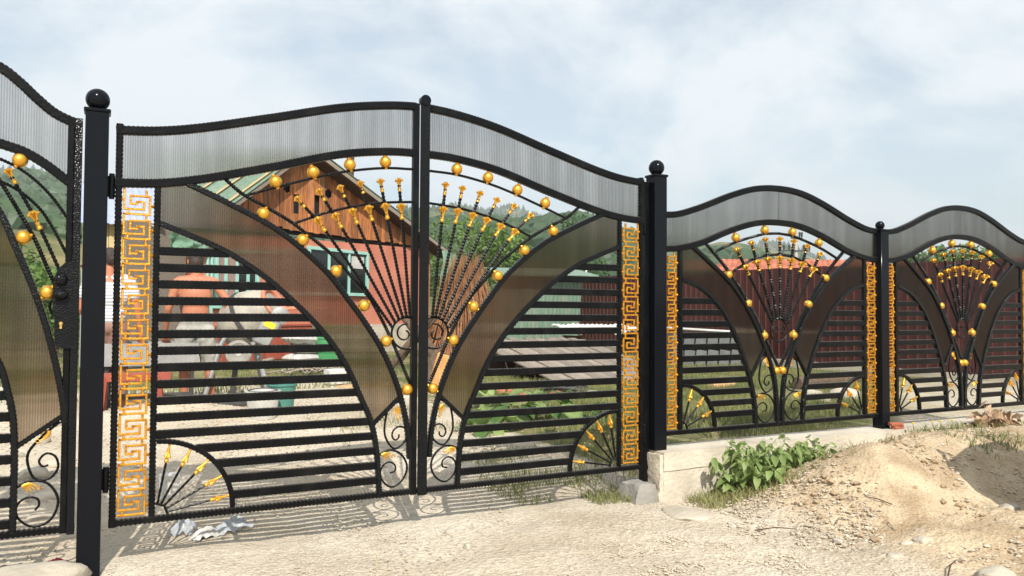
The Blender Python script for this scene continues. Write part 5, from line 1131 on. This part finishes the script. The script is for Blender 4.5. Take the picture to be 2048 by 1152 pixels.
# behind the fence panels
p = yard(1408, 700); ts = empty('tile_stack', (p.x*.62+1.5, p.y*.62, gz(8, 6)), R(-24), 'stack of dark grey roof tiles under a white sheet behind the nearer panel', 'tiles')
for r_ in range(2):
    for k in range(7): MB().bbox((-.72+k*.24, 0, .17+.34*r_), (.215, .5, .32), .01, Matrix.Rotation(R(8), 3, 'Y')).build('tile', 'slate', ts)
MB().bbox((0, 0, .72), (1.8, .7, .05), .02, Matrix.Rotation(R(3), 3, 'Y')).build('cover_sheet', 'white_plastic', ts)
p = yard(1445, 782); tag(MB().tube([(-.22, 0, .06), (.22, .05, .06)], .065, 10).build('firewood_log', 'wood_pale', None, loc=(p.x, p.y, gz(p.x, p.y))), 'short pale log in the grass behind the nearer panel', 'log')
p = yard(1655, 775); tag(MB().tube([(-.9, 0, .08), (.9, -.2, .09)], .085, 10).build('long_log', 'bark', None, loc=(p.x, p.y, gz(p.x, p.y)), rot=(0, 0, .25)), 'long dark log lying behind the right side of the nearer panel', 'log')
for k, (px, py, s_) in enumerate(((1625, 802, .10), (1650, 812, .07), (1690, 806, .14))):
    p = yard(px, py); tag(blob('field_stone', 'stone_pale', (p.x, p.y, gz(p.x, p.y)-.02), (s_*1.3, s_, s_*.8), 40+k, .15, k, 2), ['whitish stone, left of three behind the corner fan', 'smallest of three stones behind the corner fan', 'largest of three stones behind the corner fan'][k]+' of the nearer panel', 'stone')

# ------------------------------------------------------------------ foreground things
def stone_px(px, py, d, seed, mat, label, z=-.2, amp=.16, rot=0., sub=3):
    p = at_z(px, py, z); p2_ = at_z(px, py, gz(p.x, p.y)); p2_ = at_z(px, py, gz(p2_.x, p2_.y)); return tag(blob('stone', mat, (p2_.x, p2_.y, gz(p2_.x, p2_.y)-d[2]*.25), d, seed, amp, rot, sub), label, 'stone')
stone_px(62, 1172, (.23, .12, .075), 51, 'stone_pale', 'large pale boulder at the foot of the left gate post', amp=.12)
stone_px(1372, 1030, (.13, .17, .030), 52, 'stone_pale', 'flat pale slab of stone lying in the gravel before the wall', amp=.12)
stone_px(1335, 985, (.09, .05, .03), 53, 'stone', 'brown flat stone against the broken wall end')
stone_px(900, 1066, (.035, .025, .020), 54, 'stone', 'small brown clod in the middle of the driveway')
stone_px(935, 1097, (.018, .022, .022), 55, 'stone', 'small dark pebble nearest the camera on the driveway')
stone_px(1846, 970, (.055, .04, .030), 56, 'stone_pale', 'rounded pale stone on top of the earth mound', .05)
stone_px(1790, 1118, (.045, .035, .025), 57, 'stone_pale', 'smooth oval stone low on the mound, near the bottom edge', -.05)
stone_px(1990, 1150, (.10, .06, .035), 58, 'stone_pale', 'long pale stone in the bottom right corner', -.05)
stone_px(1675, 1082, (.02, .03, .016), 59, 'stone', 'small brown stone in the hollow of the mound', -.05)
stone_px(1815, 1025, (.04, .03, .02), 60, 'stone', 'brown clod below the rounded stone on the mound', 0)
stone_px(1840, 1058, (.035, .025, .02), 61, 'stone', 'brown clod in the dark hollow of the mound', 0)
stone_px(1465, 1054, (.022, .018, .014), 62, 'stone', 'small brown stone at the left foot of the mound', -.15)
stone_px(2020, 975, (.07, .04, .03), 63, 'stone', 'grey stone on the shaded right flank of the mound', 0)
for k in range(13):                                             # rubble stones inside the walk-through gate
    px, py = (8, 40, 75, 104, 20, 62, 95, 118, 35, 80, 10, 55, 100)[k], (800, 850, 905, 880, 935, 965, 1000, 945, 1010, 1040, 870, 905, 1035)[k]; p = at_z(px, py, -.2)
    s_ = (.10, .12, .09, .07, .08, .10, .06, .08, .07, .06, .12, .07, .05)[k]
    tag(blob('rubble_stone', 'stone_pale' if k % 3 else 'stone', (p.x, p.y, gz(p.x, p.y)-.02), (s_*1.3, s_, s_*.6), 70+k, .2, k, 2), 'pale rubble stone on the ground behind the walk-through gate', 'stone', 'rubble stones behind the walk-through gate')
def crumple(name, mat, px, py, d, seed, label, cat, z=-.2):
    p = at_z(px, py, z); bm = bmesh.new(); bmesh.ops.create_grid(bm, x_segments=26, y_segments=22, size=1.0); vs = []
    for v in bm.verts:
        c = v.co; e_ = max(abs(c.x), abs(c.y)); hgt = (1-e_**2)*.9+.8*abs(noise.noise(Vector((c.x*1.6+seed, c.y*1.6, 0))))+.22*abs(noise.noise(Vector((c.x*3.4, c.y*3.4+seed, 3)))); rr_ = 1+.35*noise.noise(Vector((c.x*1.5, c.y*1.5, seed)))
        vs.append(Vector((c.x*d[0]*rr_, c.y*d[1]*rr_, max(.0, hgt*d[2]))))
    bm.verts.index_update(); fs = [tuple(v.index for v in f_.verts) for f_ in bm.faces]; bm.free(); n0 = len(vs); vs2 = vs+[v*.97-Vector((0, 0, .002)) for v in vs]; fs2 = fs+[tuple(i+n0 for i in reversed(f_)) for f_ in fs]
    return tag(MB().add(vs2, fs2).build(name, mat, None, loc=(p.x, p.y, gz(p.x, p.y)+.004), rot=(0, 0, seed), ang=60), label, cat)
crumple('plastic_bag', 'bag_film', 368, 1066, (.075, .055, .065), 1.3, 'clear crumpled plastic bag, left one of three under the left leaf', 'bag')
crumple('plastic_bag', 'white_plastic', 408, 1076, (.045, .07, .05), 2.2, 'cream crumpled bag between two clear ones under the left leaf', 'bag')
crumple('plastic_bag', 'bag_film', 468, 1060, (.10, .05, .06), .5, 'clear bluish plastic bag, right one of three under the left leaf', 'bag')
crumple('rag', 'red_rag', 110, 1128, (.055, .03, .02), .8, 'dark red rag on the ground left of the gate post', 'rag')
p = at_y(1530, 972, -.32)
wr_ = empty('snack_wrapper', (p.x, p.y, gz(p.x, p.y)+.012), R(25), 'crumpled white and red striped wrapper under the leafy weeds', 'wrapper')
b = MB(); vs = []
for i in range(9):
    for j in range(6): vs.append((-.055+.11*i/8, -.03+.06*j/5, .012*math.sin(i*.9)+.02*abs(noise.noise(Vector((i*.5, j*.7, 1))))+.006*j))
n0 = len(vs); vs += [(x, y, z-.003) for x, y, z in vs]; fs = []
for i in range(8):
    for j in range(5): a = i*6+j; fs += [(a, a+6, a+7, a+1), (a+n0, a+1+n0, a+7+n0, a+6+n0)]
MB().add(vs, fs).build('film', 'white_plastic', wr_)
for k in range(4): MB().box((-.03+.022*k, -.002, .034), (.011, .05, .004), Matrix.Rotation(.15, 3, 'X')).build('red_stripe', 'red_rag', wr_)
p = at_z(345, 1000, -.2); box_thing('paper_scrap', 'white_paint', (p.x-.02, p.y, gz(p.x, p.y)), (.10, .08, .16), .3, 'pale upright carton behind the corner fan of the left leaf', 'carton', .004)
# dead leaf bundle at the wall
p = at_y(1985, 880, -.24); dl_ = empty('dry_leaf_heap', (p.x, p.y, gz(p.x, p.y)), 0, 'heap of dry brown leaves against the wall at the right', 'leaves')
V, F_ = leaf_quads(np.stack([rng.normal(0, .12, 260), rng.normal(0, .05, 260), np.abs(rng.normal(.05, .045, 260))], 1), .05); tag(mk('leaves', np_mesh('leaves', V, F_, 'bracken'), dl_), kind='stuff')
MB().tube([(-.2, 0, 0), (-.05, 0, .10), (.0, .02, .16)], [.03, .025, .01], 6).build('stub', 'bracken', dl_)
# assumed bag, added out of frame on the right to shade the mound
bgb = empty('shade_bag', (5.05, -2.35, gz(5.05, -2.35)-.03), R(12), 'assumed white builder bag, added out of view to shade the mound', 'bag')
o = MB(); v, f = noisy_box((0, 0, .62), (.86, .86, 1.24), .12, .05, 8, 3); MB().add(v, f).build('sack', 'white_plastic', bgb, ang=60)
for sx in (-.36, .36):
    for sy in (-.36, .36): MB().tube([(sx-.08, sy, 1.2), (sx, sy, 1.42), (sx+.08, sy, 1.2)], .02, 6).build('strap', 'white_plastic', bgb)

# ------------------------------------------------------------------ plants
def leaf_mesh(ln, wd, droop, mat, name='leaf', fold=.12):
    b = MB(); n = 7; vs = []
    for i in range(n+1):
        t = i/n; wv_ = wd*math.sin(math.pi*min(1, t*.92+.06))**.8*(1-.35*t); z = -droop*ln*t*t
        for sgn in (-1, 0, 1): vs.append((ln*t, sgn*wv_/2*(1+.06*math.sin(i*2.6)), z+abs(sgn)*wv_*fold))
    fs = []
    for i in range(n): a = i*3; fs += [(a, a+3, a+4, a+1), (a+1, a+4, a+5, a+2)]
    return b.add(vs, fs).mesh(name, mat, ang=0)
LV = [leaf_mesh(.105, .070, .45, 'leaf_weed'), leaf_mesh(.085, .055, .6, 'leaf_weed'), leaf_mesh(.06, .036, .2, 'leaf_weed')]
LD = [leaf_mesh(.26, .24, .3, 'leaf_weed', fold=.06), leaf_mesh(.20, .18, .4, 'leaf_dark', fold=.06)]
def weed(x, y, h, nl, label, leaves=LV, stems=4, spread=.12, group=None):
    e = empty('leafy_weed', (x, y, gz(x, y)-.01), random.uniform(0, 6), label, 'weed', group); b = MB(); k = 0
    for s_ in range(stems):
        a = 6.28*s_/stems+random.uniform(-.5, .5); tip = Vector((spread*math.cos(a), spread*math.sin(a), h*random.uniform(.75, 1.05))); mid = tip*.5+Vector((0, 0, h*.1))
        pts = spline([(0, 0, 0), tuple(mid), tuple(tip)], .02); b.tube([tuple(q) for q in pts], [.004-.0025*i/len(pts) for i in range(len(pts))], 5)
        for j in range(nl//stems):
            t = .25+.75*j/(nl//stems); q = pts[min(len(pts)-1, int(t*len(pts)))]; la = j*1.57*1.1+s_+random.uniform(-.3, .3); pit = random.uniform(.1, .7)-.5*(1-t)
            o = mk('leaf', random.choice(leaves), e, tuple(q), (random.uniform(-.3, .3), pit, la)); sc_ = random.uniform(.5, 1.25)*(1.1-.35*t); o.scale = (sc_, sc_, sc_)
    b.build('stem', 'leaf_weed', e); return e
for px, py, yy, h, nl, lab in ((1470, 972, -.26, .27, 44, 'leafy weed at the left front of the clump by the wall'), (1500, 960, -.20, .33, 52, 'tall leafy weed in the middle of the clump by the wall'), (1540, 955, -.25, .26, 44, 'leafy weed at the front right of the clump, above the wrapper'),
    (1580, 940, -.20, .26, 48, 'leafy weed right of the middle of the clump by the wall'), (1620, 925, -.22, .19, 36, 'low leafy weed at the right end of the clump'), (1525, 968, -.36, .18, 36, 'short leafy weed in front of the clump by the wall')):
    p = at_y(px, py, yy); weed(p.x, yy, h, int(nl*2.3), lab, stems=8, spread=.17)
for px, py, yy, h, nl, lab in ((1680, 893, -.17, .10, 10, 'single broad-leaved seedling against the wall below the fence post'), (1702, 905, -.3, .06, 8, 'tiny seedling on the mound left of the dandelions')):
    p = at_y(px, py, yy); weed(p.x, yy, h, nl, lab, LV, 2, .05)
for px, py, yy, h, nl, lab in ((970, 832, 2.6, .32, 16, 'leftmost squash plant behind the right leaf'), (1040, 838, 2.7, .42, 18, 'big-leaved squash plant in the middle behind the right leaf'), (1095, 842, 2.8, .40, 18, 'dark squash plant nearest the corner fan'), (1000, 800, 3.6, .34, 16, 'squash plant at the back behind the right leaf'), (1170, 840, 2.4, .25, 12, 'squash plant behind the corner fan of the right leaf')):
    p = at_y(px, py, yy); weed(p.x, yy, h, nl, lab, LD, 5, .35)
# grass blades
def blades(P, h, wd, mat, name, label, lean=.5):
    n = len(P); a = rng.uniform(0, 6.28, n); hh = h*rng.uniform(.5, 1.3, n); ln = rng.uniform(.1, lean, n)*hh; b_ = rng.uniform(0, 6.28, n)
    dx = np.stack([np.cos(a), np.sin(a), 0*a], 1)*wd/2; lv = np.stack([np.cos(b_)*ln, np.sin(b_)*ln, hh], 1); md = lv*np.array([.35, .35, .6])
    V = np.stack([P-dx, P+dx, P+md+dx*.7, P+md-dx*.7, P+lv], 1).reshape(-1, 3); i0 = np.arange(n)*5
    F_ = np.concatenate([np.stack([i0, i0+1, i0+2], 1), np.stack([i0, i0+2, i0+3], 1), np.stack([i0+3, i0+2, i0+4], 1)]); return tag(mk(name, np_mesh(name, V, F_, mat)), label, 'grass', kind='stuff')
def scat(n, x0, x1, y0, y1, fn=None):
    x, y = rng.uniform(x0, x1, n), rng.uniform(y0, y1, n); k = np.ones(n, bool) if fn is None else np.array([fn(a, b_) for a, b_ in zip(x, y)]); x, y = x[k], y[k]; return np.stack([x, y, gh(x, y)-.005], 1)
def clump(f_, th): return lambda a, b_: noise.noise(Vector((a*f_, b_*f_, 4)))+.5*noise.noise(Vector((a*f_*3, b_*f_*3, 8))) > th
blades(scat(70000, 3.4, 11.8, .25, 9, lambda a, b_: a > 3.3+.10*b_ and (b_ > 4.2 or math.atan2(a-CAM.x, b_-CAM.y) < R(52.5)+.06*noise.noise(Vector((a, b_, 3)))) and clump(.8, -.22)(a, b_)), .085, .009, 'grass_blade', 'yard_grass', 'rough grass in the yard behind the fence panels')
blades(scat(26000, -4, 12, 6.3, 15, clump(.6, -.15)), .09, .014, 'grass_blade', 'back_grass', 'rough grass at the back of the yard before the house')
blades(scat(9000, -9, -1.2, 1.5, 14, clump(.6, -.25)), .16, .014, 'grass_blade', 'left_grass', 'rough grass beyond the walk-through gate')
P_ = np.concatenate([scat(900, 3.3, 4.0, -.42, -.15), scat(500, 2.75, 3.15, -.02, .25), scat(700, 4.4, 7.2, -.42, -.14, clump(2.2, -.05)), scat(500, 3.6, 4.5, -.55, -.3, clump(4, .05)), scat(160, 4.2, 6, -1.1, -.5, clump(4, .3)), scat(500, 5.2, 5.9, -1.0, -.6, clump(3, .15)), scat(2500, 2.3, 3.3, .2, 1.8, clump(2, .0)), scat(1500, 1.8, 3.2, 2.0, 4.2, clump(1.6, .0))])
blades(P_, .07, .006, 'grass_blade', 'weed_grass', 'sparse weeds along the wall and the gate corner', 1.2)
P_ = np.concatenate([scat(120, 3.3, 6, -1.8, -.5, clump(3, .15)), scat(30, .0, 3, -1, -.2)]); blades(P_, .10, .003, 'straw', 'dry_straw', 'dry straw stalks on the mound', 2.5)
# yellow flowers
for k, (px, py) in enumerate(((1880, 880), (1906, 876), (1830, 882), (1868, 888))):
    p = at_y(px, py, -.22); e = empty('dandelion', (p.x, -.22, gz(p.x, -.22)), k, ['second', 'rightmost', 'leftmost', 'third'][k]+' of the small yellow dandelions along the wall', 'flower')
    MB().tube([(0, 0, 0), (.01, 0, .05), (.012, 0, .075)], .002, 5).build('stem', 'leaf_weed', e); MB().sphere((.012, 0, .078), .012, 10, 6, (1, 1, .5)).build('flower_head', 'yellow_label', e)
    for j in range(5): o = mk('leaf', LV[2], e, (0, 0, .006), (0, -.25, j*1.26)); o.scale = (.9, .7, .9)
# sticks on the ground
for k, (px, py, ln, an, lab) in enumerate(((1550, 1065, .22, -.75, 'thin grey stick lying on the gravel at the foot of the mound'), (1780, 1000, .16, .9, 'pale straw-like stick on the mound'), (1755, 1030, .16, 1.9, 'dark dry root sticking out of the mound'), (1680, 1062, .10, .3, 'curled dark root low on the mound'), (1905, 1150, .20, .4, 'dry twig at the bottom right'))):
    p = at_z(px, py, gz(*at_z(px, py, -.1)[:2])); tag(MB().tube([(-ln/2, 0, .004), (0, .008, .016), (ln/2, 0, .008)], [.004, .0035, .002], 5).build('stick', 'wood_grey' if k % 2 else 'wood_dark', None, loc=(p.x, p.y, gz(p.x, p.y)+.008), rot=(0, -.1, an)), lab, 'stick')

# ------------------------------------------------------------------ gravel: loose stones as one mass
def gravel(n, name, label, mat, x0, x1, y0, y1, s0, s1, fn=None, zs=1.0):
    P = scat(n, x0, x1, y0, y1, fn); n = len(P); base = np.array([(1, 0, 0), (-1, 0, 0), (0, 1, 0), (0, -1, 0), (0, 0, 1), (0, 0, -1), (.62, .62, .5), (-.62, .6, .45), (.6, -.62, .5), (-.62, -.62, .5)])
    tri = np.array([(0, 6, 8), (0, 2, 6), (2, 7, 6), (2, 1, 7), (1, 9, 7), (1, 3, 9), (3, 8, 9), (3, 0, 8), (6, 4, 8), (6, 7, 4), (7, 9, 4), (9, 8, 4), (0, 5, 2), (2, 5, 1), (1, 5, 3), (3, 5, 0)])
    s_ = (s0+(s1-s0)*rng.uniform(0, 1, n)**3)[:, None, None]; a = rng.uniform(0, 6.28, n); ca_, sa_ = np.cos(a)[:, None], np.sin(a)[:, None]
    V = base[None]*(1+rng.normal(0, .14, (n, 10, 1)))*s_*np.stack([rng.uniform(.8, 1.5, n), rng.uniform(.7, 1.1, n), zs*rng.uniform(.4, .75, n)], 1)[:, None]
    X_ = V[..., 0]*ca_-V[..., 1]*sa_; Y_ = V[..., 0]*sa_+V[..., 1]*ca_; V = np.stack([X_, Y_, V[..., 2]], -1)+P[:, None]; V[..., 2] += .006+s_[..., 0]*.15
    # follow the fine relief of the ground sheet
    return tag(mk(name, np_mesh(name, V.reshape(-1, 3), (tri[None]+np.arange(n)[:, None, None]*10).reshape(-1, 3), mat)), label, 'gravel', kind='stuff')
pmat('gravel_a', (0.58, 0.51, 0.40), (0.38, 0.315, 0.235), 34, 0.9, ramp=(.3, .7), detail=2)
gravel(26000, 'driveway_gravel', 'pale crushed gravel on the driveway before the gate', 'gravel_a', -1.4, 3.9, -1.7, 1.5, .0018, .0085, lambda a, b_: noise.noise(Vector((a*1.5, b_*1.5, 6))) > -.25)
gravel(9000, 'yard_gravel', 'pale gravel in the yard inside the gate', 'gravel_a', -1.0, 4.2, 1.5, 6.2, .005, .016)
gravel(7000, 'mound_pebbles', 'loose pebbles and clods on the earth mound', 'gravel_a', 3.1, 7.2, -2.0, -.14, .003, .016, lambda a, b_: noise.noise(Vector((a*2.2, b_*2.2, 1))) > -.15)

gravel(7000, 'loose_chippings', 'coarse pale chippings at the foot of the mound', 'gravel_a', 2.2, 3.9, -1.5, -.15, .003, .013, lambda a, b_: noise.noise(Vector((a*1.8, b_*1.8, 16))) > -.1)
pmat('clod', (0.42, 0.32, 0.20), (0.27, 0.19, 0.115), 25, 0.95, ramp=(.3, .7), detail=3)
gravel(750, 'earth_clods', 'crumbled earth clods on the mound', 'clod', 3.6, 5.6, -1.7, -.3, .005, .027, lambda a, b_: noise.noise(Vector((a*1.4, b_*1.4, 21))) > .0, 1.5)

# ------------------------------------------------------------------ summer haze
m, n, l, b = newmat('haze_air'); n.remove(b); pv = n.new('ShaderNodeVolumePrincipled'); pv.inputs['Color'].default_value = (0.90, 0.95, 1.0, 1); pv.inputs['Density'].default_value = 0.0006; pv.inputs['Anisotropy'].default_value = 0.2
l.new(pv.outputs[0], n['Material Output'].inputs['Volume']); MATS['haze_air'] = m
tag(MB().box((0, 640, 78), (3500, 2160, 164)).build('haze', 'haze_air'), 'thin summer haze over the hills', 'haze', kind='stuff')
